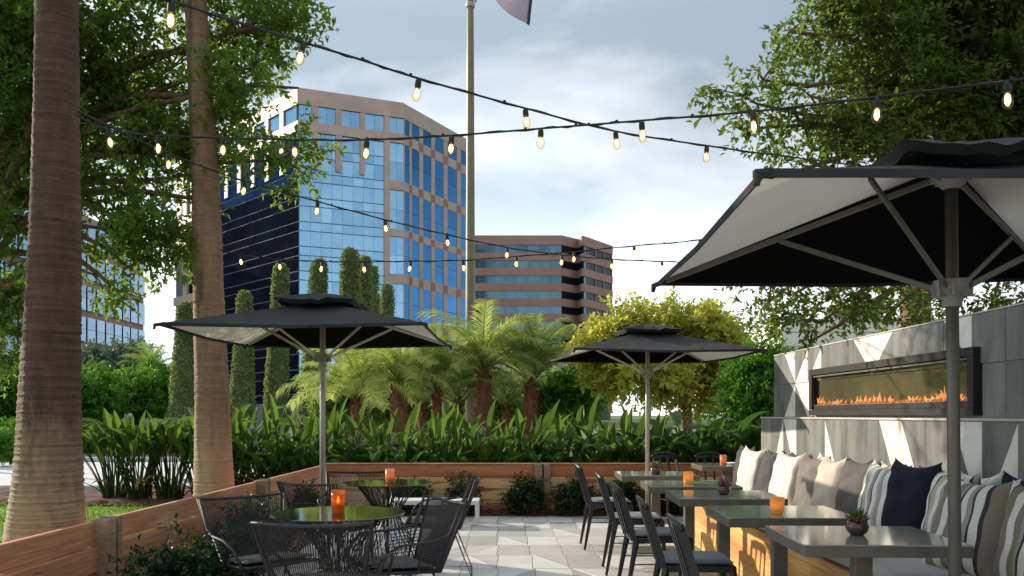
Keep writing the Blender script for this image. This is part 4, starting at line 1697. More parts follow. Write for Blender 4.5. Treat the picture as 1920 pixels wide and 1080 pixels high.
# ------------------------------------------------------------------ metal side chairs, facing +x
def make_side_chair():
    t = thing('metal_chair', 'x', 'chair', (0, 0, 0))
    sx0, sx1, hw = -0.20, 0.20, 0.185
    b = MB()
    b.box((0, 0, 0.438), (0.41, 0.39, 0.014), ch=0.004)
    b.box((0, -0.188, 0.424), (0.40, 0.012, 0.03))
    b.box((0, 0.188, 0.424), (0.40, 0.012, 0.03))
    b.box((0.200, 0, 0.424), (0.012, 0.37, 0.03))
    b.box((-0.200, 0, 0.424), (0.012, 0.37, 0.03))
    obj('seat', b, M['black_metal'], t)
    pad = MB()

    def pf(u, v, s=1):
        x = (u - 0.5) * 2
        y = (v - 0.5) * 2
        e = (1 - abs(x) ** 6) * (1 - abs(y) ** 6)
        return (x * 0.195, y * 0.185, 0.462 + s * 0.018 * max(0, e) ** 0.5)
    pad.grid(lambda u, v: pf(u, v, 1), 14, 14)
    pad.grid(lambda u, v: pf(u, v, -1), 14, 14, flip=True)
    obj('seat_pad', pad, M['seat_pad'], t, smooth=True)
    for (lx, ly, fx, fy) in ((-0.185, -0.175, -0.265, -0.205), (-0.185, 0.175, -0.265, 0.205), (0.185, -0.175, 0.215, -0.20), (0.185, 0.175, 0.215, 0.20)):
        b = MB()
        p = [Vector((lx, ly, 0.432)), Vector((lx + (fx - lx) * 0.25, ly + (fy - ly) * 0.35, 0.33)), Vector((fx, fy, 0.002))]
        b.tube(p, [0.026, 0.021, 0.012], 6)
        obj('leg', b, M['black_metal'], t, smooth=False)
    b = MB()
    b.tube([(-0.215, -0.185, 0.26), (0.198, -0.18, 0.26)], 0.005, 5)
    b.tube([(-0.215, 0.185, 0.26), (0.198, 0.18, 0.26)], 0.005, 5)
    b.tube([(0, -0.183, 0.26), (0, 0.183, 0.26)], 0.005, 5)
    obj('cross_brace', b, M['black_metal'], t)

    def back(y, z):
        """the backrest leans back and curves round the sitter"""
        k = (z - 0.43) / 0.39
        return Vector((-0.195 - 0.105 * k + 0.045 * (1 - (y / 0.19) ** 2) * -0.6 - 0.01 * k * k, y * (1.0 - 0.10 * k), z))
    for s_ in (-1, 1):
        b = MB()
        n = 8
        for i in range(n):
            z0, z1 = 0.43 + 0.36 * i / n, 0.43 + 0.36 * (i + 1) / n
            b.beam(back(s_ * 0.17, z0), back(s_ * 0.17, z1), 0.014, 0.042, up=(1, 0.2 * s_, 0))
        obj('back_upright', b, M['black_metal'], t)
    for y in (-0.058, 0.058):
        b = MB()
        n = 6
        for i in range(n):
            z0, z1 = 0.435 + 0.35 * i / n, 0.435 + 0.35 * (i + 1) / n
            b.beam(back(y, z0), back(y, z1), 0.026, 0.007, up=(1, 0, 0))
        obj('back_slat', b, M['black_metal'], t)
    b = MB()
    pts = []
    for i in range(13):
        y = -0.19 + 0.38 * i / 12
        z = 0.812 - 0.045 * (abs(y) / 0.19) ** 3.5
        pts.append(back(y, z))
    b.tube(pts, 0.0115, 8)
    obj('top_rail', b, M['black_metal'], t, smooth=True)
    b = MB()

    def plate(u, v):
        y = -0.175 + 0.35 * u
        zt_ = 0.805 - 0.045 * (abs(y) / 0.19) ** 3.5
        zb_ = 0.725 + 0.03 * (1 - (y / 0.175) ** 2)
        return back(y, zb_ + (zt_ - zb_) * v) + Vector((0.003, 0, 0))
    b.grid(plate, 12, 3)
    o_ = obj('crest_plate', b, M['black_metal'], t, smooth=True, fix=False)
    md = o_.modifiers.new('thickness', 'SOLIDIFY')
    md.thickness = 0.004
    b = MB()
    b.tube([(-0.192, -0.17, 0.415), (-0.20, -0.186, 0.40), (-0.208, -0.195, 0.385), (-0.205, -0.18, 0.37), (-0.2, -0.15, 0.38)], 0.004, 5)
    b.tube([(-0.192, 0.17, 0.415), (-0.20, 0.186, 0.40), (-0.208, 0.195, 0.385), (-0.205, 0.18, 0.37), (-0.2, 0.15, 0.38)], 0.004, 5)
    obj('pad_tie', b, M['seat_pad'], t)
    return t


gch = 'black metal chairs on the aisle side of the square tables'
c1 = make_side_chair()
c1.location = (1.09, 4.10, 0)
c1.rotation_euler = (0, 0, R(-3))
tag(c1, 'nearest black metal chair, its back against the nearest square table', group=gch)
dup(c1, (1.075, 5.02, 0), R(-4), 'black metal chair drawn up to the square table with the amber tumbler', gch)
dup(c1, (1.045, 6.12, 0), R(2), 'black metal chair drawn up to the middle square table', gch)
dup(c1, (1.035, 7.10, 0), R(-2), 'fourth black metal chair from the front, at the table with the small orange tumbler', gch)
dup(c1, (0.96, 8.42, 0), R(1), 'farthest black metal chair of the aisle row, nearest the back fence', gch)
dup(c1, (2.52, 10.62, 0), R(-90), 'black metal chair behind the farthest square table, facing the camera', 'black metal chairs at the far corner')
dup(c1, (2.02, 10.60, 0), R(-75), 'black metal chair half hidden beside the pole of the far umbrella', 'black metal chairs at the far corner')
dup(c1, (2.02, 3.02, 0), R(62), 'black metal chair cut off by the right edge of the picture', 'black metal chairs at the near corner')


# ------------------------------------------------------------------ corded lounge chairs, facing +y
def make_wire_chair():
    t = thing('corded_armchair', 'x', 'chair', (0, 0, 0))

    def top(s):           # s -1..1
        return Vector((0.285 * s, -0.30 - 0.035 * (1 - s * s), 0.785 - 0.012 * (1 - s * s)))

    def bot(s):
        return Vector((0.205 * s, -0.17 - 0.02 * (1 - s * s), 0.395))

    def front(s):
        return Vector((0.255 * s, 0.25 + 0.015 * (1 - s * s), 0.425))
    ss = [-1 + 2 * i / 12 for i in range(13)]
    b = MB()
    loop = [bot(-1), bot(-1).lerp(top(-1), 0.5)] + [top(s) for s in ss] + [bot(1).lerp(top(1), 0.5), bot(1)]
    b.tube(loop, 0.0095, 7)
    b.tube([bot(s) for s in ss], 0.008, 6)
    obj('back_frame', b, M['cord'], t, smooth=True)
    b = MB()
    b.tube([bot(-1), front(-1)] + [front(s) for s in ss[1:-1]] + [front(1), bot(1)], 0.009, 7)
    obj('seat_frame', b, M['cord'], t, smooth=True)
    for s in (-1, 1):
        b = MB()
        # double arm rail: outer hoop beside the back, arm, down to the seat front
        o_ = 0.022 * s
        pts = [top(s) + Vector((0, 0.03, 0.004)), bot(s).lerp(top(s), 0.55) + Vector((o_, 0.045, 0)), Vector((0.30 * s, -0.08, 0.585)), Vector((0.315 * s, 0.12, 0.575)),
               Vector((0.30 * s, 0.20, 0.53)), front(s) + Vector((0.012 * s, 0.01, 0))]
        b.tube(pts, 0.0085, 7)
        b.tube([top(s) + Vector((0, 0.03, 0.004)), bot(s) + Vector((o_ * 0.6, 0.04, 0))], 0.0075, 6)
        b.tube([Vector((0.31 * s, -0.02, 0.583)), Vector((0.235 * s, -0.02, 0.41))], 0.0075, 6)
        obj('arm', b, M['cord'], t, smooth=True)
    for s in (-1, 1):
        b = MB()
        f0 = Vector((0.245 * s, 0.235, 0.42))
        r0 = Vector((0.21 * s, -0.12, 0.395))
        b.tube([f0, Vector((0.275 * s, 0.27, 0.012)), Vector((0.27 * s, -0.27, 0.012)), r0], 0.0065, 6)
        obj('sled_leg', b, M['cord'], t, smooth=True)
    b = MB()
    b.tube([Vector((-0.27, -0.27, 0.012)), Vector((0.27, -0.27, 0.012))], 0.006, 6)
    b.tube([Vector((-0.275, 0.27, 0.012)), Vector((0.275, 0.27, 0.012))], 0.006, 6)
    obj('floor_rod', b, M['cord'], t)
    b = MB()
    n = 44
    for i in range(n):
        s = -0.96 + 1.92 * i / (n - 1)
        b.tube([top(s), bot(s)], 0.0030, 4, cap=False)
    o2 = obj('back_cords', b, M['cord'], t)
    b = MB()
    n = 40
    for i in range(n):
        s = -0.96 + 1.92 * i / (n - 1)
        m_ = bot(s).lerp(front(s), 0.5) - Vector((0, 0, 0.012))
        b.tube([bot(s), m_, front(s)], 0.0036, 4, cap=False)
    for i in range(17):
        k = (i + 0.5) / 17
        a_, c_ = bot(-1).lerp(front(-1), k), bot(1).lerp(front(1), k)
        b.tube([a_, (a_ + c_) / 2 - Vector((0, 0, 0.013)), c_], 0.0040, 4, cap=False)
    obj('seat_cords', b, M['cord'], t)
    for s in (-1, 1):
        b = MB()
        for i in range(9):
            k = (i + 0.5) / 9
            p_ = bot(s).lerp(top(s), 0.08 + 0.47 * k)
            q_ = Vector((0.235 * s, -0.02, 0.41)).lerp(Vector((0.31 * s, -0.02, 0.583)), k)
            b.tube([p_, q_], 0.0026, 4, cap=False)
        obj('side_cords', b, M['cord'], t)
    pad = MB()

    def sp(u, v, s=1):
        x = (u - 0.5) * 2
        y = (v - 0.5) * 2
        e = max(0, (1 - abs(x) ** 6) * (1 - abs(y) ** 6)) ** 0.5
        w_ = 0.19 + 0.045 * v
        return (x * w_, -0.14 + 0.36 * v, 0.424 + 0.025 * v + s * 0.014 * e)
    pad.grid(lambda u, v: sp(u, v, 1), 12, 12)
    pad.grid(lambda u, v: sp(u, v, -1), 12, 12, flip=True)
    obj('seat_pad', pad, M['cord'], t, smooth=True)
    return t


TA = Vector((-0.985, 4.84, 0))
TBc = Vector((-1.02, 7.00, 0))


def face(px_, py_, tgt):
    d = tgt - Vector((px_, py_, 0))
    return math.atan2(-d.x, d.y)


gw = 'charcoal corded armchairs round the two glass tables'
w1 = make_wire_chair()
w1.location = (-0.945, 4.36, 0)
w1.rotation_euler = (0, 0, R(-2))
tag(w1, 'nearest corded armchair, its open back towards the camera in front of the near round table', group=gw)
dup(w1, (-1.51, 5.20, 0), R(-136), 'corded armchair left of the near round table, against the left fence', gw)
dup(w1, (-0.66, 5.03, 0), R(118), 'corded armchair right of the near round table, seen from the side with both arms', gw)
dup(w1, (-1.42, 6.72, 0), R(-30), 'corded armchair at the front left of the rear round table, its curved back nearest us', gw)
dup(w1, (-1.36, 7.46, 0), R(-174), 'corded armchair behind the rear round table, backed by the board fence', gw)
dup(w1, (-0.60, 6.98, 0), R(93), 'corded armchair right of the rear round table, in profile before the white bench', gw)


def round_table(label, c, rz=0.0):
    t = thing('round_table', label, 'table', c, rz, 'round black glass tables')
    b = MB()
    b.lathe([(0.0, 0.735), (0.374, 0.735), (0.378, 0.7375), (0.378, 0.742), (0.374, 0.7445), (0.0, 0.7445)], n=64)
    obj('tabletop', b, M['black_glass'], t)
    b = MB()
    b.tube([(0, 0, 0.0), (0, 0, 0.73)], 0.012, 8)
    obj('centre_post', b, M['black_metal'], t)
    b = MB()
    n = 26
    prof = lambda z: 0.085 + 0.17 * max(0, (z - 0.47) / 0.26) ** 1.3 + 0.16 * math.sin(math.pi * min(1, max(0, (0.47 - z) / 0.47)) * 0.62)
    for sgn in (-1, 1):
        for k in range(n):
            a0 = 2 * math.pi * k / n
            pts = []
            for i in range(13):
                z = 0.006 + 0.724 * i / 12
                a = a0 + sgn * 0.85 * i / 12
                r = prof(z)
                pts.append((r * math.cos(a), r * math.sin(a), z))
            b.tube(pts, 0.0030, 4, cap=False)
    obj('wire_basket', b, M['black_metal'], t, smooth=True)
    for nm, z in (('top_ring', 0.729), ('floor_ring', 0.006)):
        b = MB()
        r = prof(z)
        b.tube([(r * math.cos(a), r * math.sin(a), z) for a in [2 * math.pi * k / 40 for k in range(40)]], 0.005, 6, closed=True)
        obj(nm, b, M['black_metal'], t, smooth=True)
    return t


round_table('near round black glass table on a wire basket foot, with the glowing amber candle holder', TA)
round_table('rear round black glass table under the left umbrella, with the peach coloured candle glass', TBc, 0.3)

# low white bench in front of the back fence
wb = thing('low_bench', 'low white metal bench in front of the back fence, behind the rear round table', 'bench', (-0.90, 10.20, 0))
b = MB()
b.box((0, 0, 0.268), (1.02, 0.36, 0.05), ch=0.004)
obj('bench_top', b, M['white_paint'], wb)
for x in (-0.485, 0.485):
    for y in (-0.155, 0.155):
        b = MB()
        b.box((x, y, 0.121), (0.04, 0.04, 0.242), ch=0.003)
        obj('leg', b, M['white_paint'], wb)


# ------------------------------------------------------------------ pillows
def pillow_mesh(m, w=0.50, h=0.50, th=0.15, seed=0, name='pillow'):
    r_ = random.Random(seed)
    ph = [r_.uniform(0, 6.28) for _ in range(8)]
    b = MB()

    def f(u, v, s):
        x, y = 2 * u - 1, 2 * v - 1
        # pinched sides, pulled-out corners
        px_ = x * (1 - 0.085 * (1 - y * y) * abs(x) ** 3)
        py_ = y * (1 - 0.10 * (1 - x * x) * abs(y) ** 3)
        px_ += 0.02 * x * (abs(x * y)) ** 3
        py_ += 0.03 * y * (abs(x * y)) ** 3
        e = max(0.0, (1 - x ** 4) * (1 - y ** 4)) ** 0.62
        wr = 0.003 * math.sin(7 * x + ph[0] + 3 * y) * e + 0.004 * math.sin(9 * y + ph[1] - 4 * x) * e
        wr += 0.010 * math.sin(18 * (x * y) + ph[2]) * e * abs(x * y)
        slump = -0.018 * (1 - x * x) * max(0, y)
        return (px_ * w / 2, s * (e * th / 2 + wr) + 0.01 * math.sin(2 * x + ph[3]) * y, py_ * h / 2 + slump)
    b.grid(lambda u, v: f(u, v, -1), 22, 22)
    b.grid(lambda u, v: f(u, v, 1), 22, 22, flip=True)
    return b.mesh(name, m, smooth=True)


def pillow(label, y0, y1, mname, xoff=0.0, ztop=1.0, lean=14, yaw=0, h=0.5, seed=0, roll=0.0, th=0.15, row=0):
    yc = (y0 + y1) / 2
    w = abs(y0 - y1)
    me = pillow_mesh(M[mname], w, h, th, seed)
    o_ = bpy.data.objects.new('throw_pillow', me)
    COL.objects.link(o_)
    xw = wall_x(yc) - 0.135
    # local x along the wall, local -y faces the patio
    x = (2.44 if row == 0 else 2.585) + xoff + (yc - 5) * -0.005
    o_.location = (x, yc, ztop - h / 2)
    o_.rotation_euler = Euler((R(-lean), R(roll), R(-90 + yaw)), 'XYZ')
    tag(o_, label, 'pillow', 'throw pillows along the bench')
    return o_


pl_ = [
    ('charcoal throw pillow at the far end of the bench', 9.05, 8.55, 'p_grey', -0.02, 0.985, 8, 0, 0.47, 1),
    ('cream striped pillow between the two charcoal pillows at the far end', 8.75, 8.22, 'p_stripe1', -0.05, 0.985, 12, 4, 0.5, 2),
    ('charcoal throw pillow between two cream striped ones', 8.22, 7.72, 'p_grey', -0.02, 0.975, 10, -3, 0.5, 3),
    ('cream striped pillow with a tan line, between charcoal and taupe pillows', 7.72, 7.15, 'p_stripe1', -0.04, 0.985, 13, 3, 0.52, 4),
    ('taupe linen pillow left of the plain beige one', 7.12, 6.62, 'p_taupe', -0.02, 0.985, 11, 2, 0.5, 5),
    ('plain beige pillow between the taupe and the dark taupe ones', 6.66, 6.16, 'p_beige', -0.05, 0.995, 12, -4, 0.5, 6),
    ('dark taupe pillow right of the beige one', 6.22, 5.74, 'p_dtaupe', -0.02, 1.005, 12, 3, 0.5, 7),
    ('grey striped pillow left of the navy one', 5.84, 5.28, 'p_stripe2', -0.04, 1.00, 13, -3, 0.52, 8),
    ('navy blue pillow with pointed corners', 5.36, 4.88, 'p_navy', -0.05, 1.03, 10, 5, 0.5, 9),
    ('grey striped pillow right of the navy one, behind the bronze pole', 4.96, 4.45, 'p_stripe2', -0.03, 1.00, 12, -5, 0.5, 10),
    ('large olive and cream striped pillow near the right edge, leaning in front', 4.56, 4.02, 'p_stripe3', -0.14, 1.00, 16, 8, 0.52, 11),
    ('dark striped pillow cut off by the right edge of the picture', 4.05, 3.52, 'p_stripe3', -0.10, 0.99, 14, 4, 0.52, 12),
]
for a in pl_:
    pillow(a[0], a[1], a[2], a[3], a[4], a[5], a[6], a[7], a[8], a[9])
bk = [
    ('dark corner of a pillow behind the far cream striped one', 8.55, 8.08, 'p_dtaupe', 0.96, 21),
    ('charcoal pillow peeping out behind the second cream striped one', 7.90, 7.42, 'p_grey', 0.965, 22),
    ('pale striped pillow behind the taupe one', 7.20, 6.72, 'p_stripe1', 0.965, 23),
    ('charcoal pillow behind the beige one', 6.64, 6.14, 'p_grey', 0.975, 24),
    ('pale striped pillow behind the dark taupe one', 6.02, 5.55, 'p_stripe2', 0.975, 25),
    ('taupe pillow behind the grey striped one left of the navy pillow', 5.50, 5.02, 'p_taupe', 0.97, 26),
    ('pale striped pillow in the back row right of the navy one', 4.98, 4.52, 'p_stripe1', 0.99, 27),
    ('navy pillow in the back row behind the large olive striped one', 4.52, 4.02, 'p_navy', 1.00, 28),
]
for a in bk:
    pillow(a[0], a[1], a[2], a[3], 0.0, a[4], 6, 0, 0.48, a[5], row=1, roll=(a[5] % 3 - 1) * 3)


# ------------------------------------------------------------------ things on the tables
def tumbler(name, label, loc, r, h, m, core=True, r2=None):
    t = thing(name, label, 'candle holder', loc, 0, 'candle glasses on the tables')
    r2 = r2 or r
    b = MB()
    b.lathe([(0.0, 0.0), (r * 0.8, 0.0), (r * 0.92, 0.006), (r * 1.0, h * 0.4), (r2, h), (r2 - 0.004, h), (r - 0.005, h * 0.4), (r * 0.85, 0.012), (0, 0.012)], n=24)
    obj('glass', b, M[m], t, smooth=True)
    b = MB()
    b.lathe([(0.0, 0.0), (r * 0.74, 0.0), (r * 0.74, h * 0.25), (0.0, h * 0.25)], (0, 0, 0.013), n=14)
    obj('candle', b, M['wax'] if m == 'peach' else M['amber_wax'], t)
    b = MB()
    b.lathe([(0.0008, 0.0), (0.009, 0.012), (0.007, 0.024), (0.0006, 0.045)], (0, 0, 0.015 + h * 0.25), n=8)
    obj('flame', b, M['candle_glow'], t, smooth=True)
    return t


def on(px, Z, z=0.7445):
    p_ = G(px, Z, z)
    return p_


tumbler('candle_holder', 'smoky amber cylinder candle holder glowing on the near round table', on(634, 4.90, 0.7450), 0.040, 0.125, 'amber_dark')
tumbler('candle_holder', 'peach frosted candle glass on the rear round table', on(731, 6.98, 0.7450), 0.037, 0.115, 'peach')
tumbler('candle_holder', 'golden amber tumbler at the end of the second square table', on(1457, 4.82, 0.7405), 0.038, 0.095, 'amber', r2=0.041)
tumbler('candle_holder', 'small orange tumbler on the fourth square table', on(1290.5, 6.92, 0.7405), 0.040, 0.10, 'amber')
tumbler('candle_holder', 'peach candle glass on the farthest square table', on(1356, 9.50, 0.7405), 0.036, 0.115, 'peach')


def succulent(label, loc, s, green, tall=0):
    t = thing('potted_succulent', label, 'potted plant', loc, 0, 'small potted succulents on the tables')
    b = MB()
    b.lathe([(0.0, 0.0), (0.028, 0.0), (0.046, 0.018), (0.052, 0.038), (0.046, 0.058), (0.038, 0.066), (0.034, 0.064), (0.0, 0.058)], n=22)
    for i, v in enumerate(b.v):
        b.v[i] = tuple(Vector(v) * s)
    obj('pot', b, M['pot'], t, smooth=True)
    r_ = random.Random(len(label))
    nl_ = 26

    def leafset(mb, n, L_, w_, up0, up1, cz, cr_):
        for i in range(n):
            a = i * 2.4 + r_.uniform(-0.2, 0.2)
            e = up0 + (up1 - up0) * i / n
            d = Vector((math.cos(a) * math.cos(e), math.sin(a) * math.cos(e), math.sin(e)))
            p0_ = Vector((math.cos(a) * cr_, math.sin(a) * cr_, cz))
            l = L_ * r_.uniform(0.8, 1.1)
            mb.tube([p0_ * s, (p0_ + d * l * 0.5 + Vector((0, 0, 0.004))) * s, (p0_ + d * l + Vector((0, 0, 0.012))) * s], [w_ * 0.7 * s, w_ * s, 0.0006], 5)
    b = MB()
    leafset(b, nl_, 0.040, 0.0055, 0.2, 0.8, 0.06, 0.022)
    obj('leaves', b, M['succ_pink'], t, smooth=True)
    b = MB()
    leafset(b, 34, 0.055 + tall * 0.02, 0.0035, 0.7, 1.5, 0.062, 0.008)
    obj('leaves', b, M['succ_green'] if green else M['succ_pink'], t, smooth=True)
    if tall:
        b = MB()
        b.tube([Vector((0, 0, 0.07)) * s, Vector((0.003, 0, 0.11)) * s, Vector((0.0, 0, 0.145)) * s], [0.004, 0.008, 0.001], 6)
        obj('tall_leaf', b, M['wax'], t, smooth=True)
    return t


succulent('dark round bowl with a green and mauve succulent on the nearest square table', on(1607, 3.98, 0.7405), 1.02, True)
succulent('red pot with a pale upright leaf on the middle square table', on(1357, 5.98, 0.7405), 0.95, False, 1)
succulent('small green topped pot on the square table beside the far pole', on(1229.5, 8.02, 0.7405), 1.05, True)
b = MB()
b.lathe([(0.0, 0.0), (0.06, 0.0), (0.095, 0.014), (0.094, 0.018), (0.058, 0.006), (0.0, 0.006)], n=28)
o = obj('plate', b, M['white_paint'], loc=on(1378, 9.70, 0.7405), smooth=True)
tag(o, 'white plate on the farthest square table', 'plate')


# ------------------------------------------------------------------ festoon lights
SOCKET = {}


def catmull(pts, n=8):
    out = []
    m = len(pts)
    for i in range(m - 1):
        p0 = pts[max(i - 1, 0)]
        p1, p2 = pts[i], pts[i + 1]
        p3 = pts[min(i + 2, m - 1)]
        for k in range(n):
            t = k / n
            out.append(0.5 * ((2 * p1) + (p2 - p0) * t + (2 * p0 - 5 * p1 + 4 * p2 - p3) * t * t + (3 * p1 - p0 - 3 * p2 + p3) * t ** 3))
    out.append(pts[-1])
    return out


def bulb_meshes():
    b = MB()
    b.lathe([(0.003, 0.010), (0.008, 0.006), (0.0155, -0.004), (0.0165, -0.034), (0.0145, -0.040), (0.011, -0.041)], n=12, cap=True)
    SOCKET['s'] = b.mesh('socket', M['cable'], smooth=False, fix=True)
    b = MB()
    b.lathe([(0.011, -0.040), (0.013, -0.046), (0.020, -0.060), (0.0235, -0.076), (0.022, -0.092), (0.014, -0.105), (0.001, -0.110)], n=14)
    SOCKET['b'] = b.mesh('bulb', M['bulb_clear'], smooth=True)
    b = MB()
    b.lathe([(0.001, -0.044), (0.009, -0.050), (0.013, -0.066), (0.0125, -0.082), (0.006, -0.094), (0.001, -0.098)], n=8)
    SOCKET['f'] = b.mesh('filament', M['bulb_core'], smooth=True)
    b = MB()
    b.box((0, 0, 0.006), (0.016, 0.010, 0.018), ch=0.003)
    SOCKET['c'] = b.mesh('cable_clip', M['cable'])


bulb_meshes()


def strand(label, way, bulbs, r=0.0056):
    """way: [(px, py, Z)] of the cable; bulbs: px where a lamp hangs"""
    pts = [P(*w) for w in way]
    c = catmull(pts, 10)
    t = thing('festoon_lights', label, 'string lights', (0, 0, 0), 0, 'strings of festoon lamps over the patio')
    b = MB()
    b.tube(c, r, 6)
    b.tube([p + Vector((0, 0, 0.008 * math.sin(i * 0.9))) for i, p in enumerate(c)], r * 0.45, 4)
    obj('cable', b, M['cable'], t, smooth=True)

    def at(px):
        for i in range(len(c) - 1):
            x0 = 960 + c[i].x / c[i].y * FPX
            x1 = 960 + c[i + 1].x / c[i + 1].y * FPX
            if (x0 - px) * (x1 - px) <= 0 and abs(x1 - x0) > 1e-6:
                return c[i].lerp(c[i + 1], (px - x0) / (x1 - x0))
        return None
    r_ = random.Random(len(label))
    for px in bulbs:
        p_ = at(px)
        if p_ is None:
            continue
        tl = (r_.uniform(-0.16, 0.16), r_.uniform(-0.16, 0.16), 0)
        s_ = link('socket', SOCKET['s'], t, p_ - Vector((0, 0, 0.008)), tl, 1.0)
        bu = link('bulb', SOCKET['b'], t, p_ - Vector((0, 0, 0.008)), tl, 1.0)
        link('filament', SOCKET['f'], bu)
    for i in range(5, len(c), 9):
        link('cable_clip', SOCKET['c'], t, c[i], (0, 0, 0.3))
    return t


strand('thick string of lamps falling from the upper left to the large umbrella',
       [(140, -70, 3.0), (235, -22, 3.2), (322, 2, 3.4), (440, 40, 3.7), (568, 79, 4.0), (680, 113, 4.2), (785, 147, 4.4), (985, 203, 4.8), (1154, 246, 5.2), (1325, 273, 5.7), (1470, 293, 6.1), (1690, 320, 10.0)],
       [322, 568, 785, 985, 1154, 1325])
strand('string of lamps sagging from the near palm trunk and rising to the upper right',
       [(140, 215, 5.35), (203, 243, 5.3), (297, 254, 5.3), (418, 258, 5.25), (553, 262, 5.15), (688, 262, 5.0), (847, 254, 4.9), (1014, 241, 4.8), (1105, 234, 4.75), (1203, 226, 4.6), (1412, 209, 4.3), (1645, 182, 4.0), (1840, 158, 3.8), (1888, 152, 3.7), (2010, 135, 3.6)],
       [203, 297, 418, 551, 688, 847, 1014, 1203, 1412, 1645, 1888])
strand('string of small lamps falling from the near palm across the glass tower',
       [(138, 205, 5.4), (317, 288, 6.0), (460, 340, 6.5), (596, 378, 7.0), (722, 412, 7.4), (838, 440, 7.9), (951, 464, 8.4), (1054, 478, 8.9), (1147, 486, 9.4), (1241, 490, 9.8), (1330, 490, 10.2), (1560, 470, 10.4), (1705, 440, 10.3)],
       [317, 460, 596, 722, 838, 951, 1054, 1147, 1241])
strand('lowest string of small lamps, tied round the second palm trunk',
       [(412, 468, 9.05), (450, 477, 8.95), (523, 486, 8.85), (604, 490, 8.8), (683, 491, 8.7), (770, 490, 8.65), (868, 488, 8.65), (968, 481, 8.7), (1077, 472, 8.9), (1189, 461, 9.1), (1312, 450, 9.3), (1500, 425, 9.7), (1703, 395, 10.2)],
       [450, 523, 604, 683, 770, 868, 968, 1077, 1189, 1312])

# ------------------------------------------------------------------ flagpole and flag
fp = thing('flagpole', 'tall olive grey flagpole standing behind the hedge between the two office blocks', 'flagpole', G(882, 20.0))
b = MB()
b.tube([(0, 0, -0.03), (0, 0, 4), (0.0, 0, 9), (0.0, 0, 14.2)], [0.125, 0.112, 0.088, 0.06], 16)
obj('pole', b, mat('olive_grey_paint', (0.20, 0.17, 0.10), (0.25, 0.215, 0.135), rough=0.5, metal=0.2, scale=3), fp, smooth=True)
b = MB()
b.lathe([(0.24, -0.03), (0.22, 0.06), (0.15, 0.12), (0.13, 0.2)], n=18)
obj('base_collar', b, M['pole'], fp, smooth=True)
b = MB()
b.lathe([(0.094, 10.84), (0.108, 10.86), (0.108, 10.93), (0.094, 10.95)], n=16)
b.box((0.12, -0.02, 11.05), (0.06, 0.04, 0.16))
obj('cleat', b, M['pole'], fp)
b = MB()
b.tube([(0.13, -0.03, 11.0), (0.16, -0.04, 12.4), (0.12, -0.03, 14.0)], 0.006, 5)
obj('halyard', b, M['cable'], fp)

fm_, ft, fbn = new_mat('flag_cloth')
N, L = ft.nodes.new, ft.links.new
tc = N('ShaderNodeTexCoord')
uvn = N('ShaderNodeUVMap')
sp = N('ShaderNodeSeparateXYZ')
L(uvn.outputs[0], sp.inputs[0])
# pale bent strokes of the emblem on a lavender ground, dark band at the fly end


def mth(op, a, b=None, c=None):
    n_m = N('ShaderNodeMath')
    n_m.operation = op
    for i, v in enumerate((a, b, c)):
        if v is None:
            continue
        if isinstance(v, (int, float)):
            n_m.inputs[i].default_value = v
        else:
            L(v, n_m.inputs[i])
    return n_m.outputs[0]


du = mth('SUBTRACT', sp.outputs[0], 0.62)
dv_ = mth('SUBTRACT', sp.outputs[1], 0.60)
rad = mth('SQRT', mth('ADD', mth('MULTIPLY', du, du), mth('MULTIPLY', mth('MULTIPLY', dv_, dv_), 0.5)))
ring = mth('LESS_THAN', mth('ABSOLUTE', mth('SUBTRACT', rad, 0.15)), 0.022)
mc = N('ShaderNodeMixRGB')
mc.inputs['Color1'].default_value = (0.42, 0.36, 0.42, 1)
mc.inputs['Color2'].default_value = (0.78, 0.70, 0.62, 1)
L(ring, mc.inputs['Fac'])
dk = N('ShaderNodeMapRange')
dk.inputs['From Min'].default_value = 0.93
dk.inputs['From Max'].default_value = 0.96
L(sp.outputs[0], dk.inputs['Value'])
mc2 = N('ShaderNodeMixRGB')
mc2.inputs['Color2'].default_value = (0.03, 0.035, 0.07, 1)
L(dk.outputs[0], mc2.inputs['Fac'])
L(mc.outputs[0], mc2.inputs['Color1'])
L(mc2.outputs[0], fbn.inputs['Base Color'])
fbn.inputs['Roughness'].default_value = 0.9
trn = N('ShaderNodeBsdfTranslucent')
L(mc2.outputs[0], trn.inputs['Color'])
mxs = N('ShaderNodeMixShader')
mxs.inputs[0].default_value = 0.3
L(fbn.outputs[0], mxs.inputs[1])
L(trn.outputs[0], mxs.inputs[2])
L(mxs.outputs[0], ft.nodes['Material Output'].inputs[0])
b = MB()
Zf_ = 20.0
hoist_t, hoist_b = Vector((0.12, -0.03, 13.9)), Vector((0.12, -0.03, 12.15))
fly_t, fly_b = Vector((1.50, -0.15, 12.2)), Vector((1.36, -0.22, 10.28))


def flagf(u, v):
    a_ = hoist_t.lerp(hoist_b, v)
    c_ = fly_t.lerp(fly_b, v)
    p_ = a_.lerp(c_, u)
    p_.z -= 0.26 * math.sin(math.pi * u) * (0.6 + 0.4 * v) 
    p_.x += -0.10 * math.sin(math.pi * u) * v + 0.05 * math.sin(7 * u + 2 * v)
    p_.y += 0.15 * math.sin(8 * u + 3 * v) * u + 0.07 * math.sin(15 * v + 5 * u) * u
    return p_


b.grid(flagf, 40, 30)
me = b.mesh('flag', fm_, smooth=True)
uvl = me.uv_layers.new(name='UVMap')
for poly_ in me.polygons:
    for li in poly_.loop_indices:
        vi = me.loops[li].vertex_index
        uvl.data[li].uv = ((vi // 31) / 40.0, (vi % 31) / 30.0)
flag = link('flag', me)
flag.location = fp.location
tag(flag, 'drooping lavender and navy flag with a cream emblem, hanging from the flagpole top', 'flag')

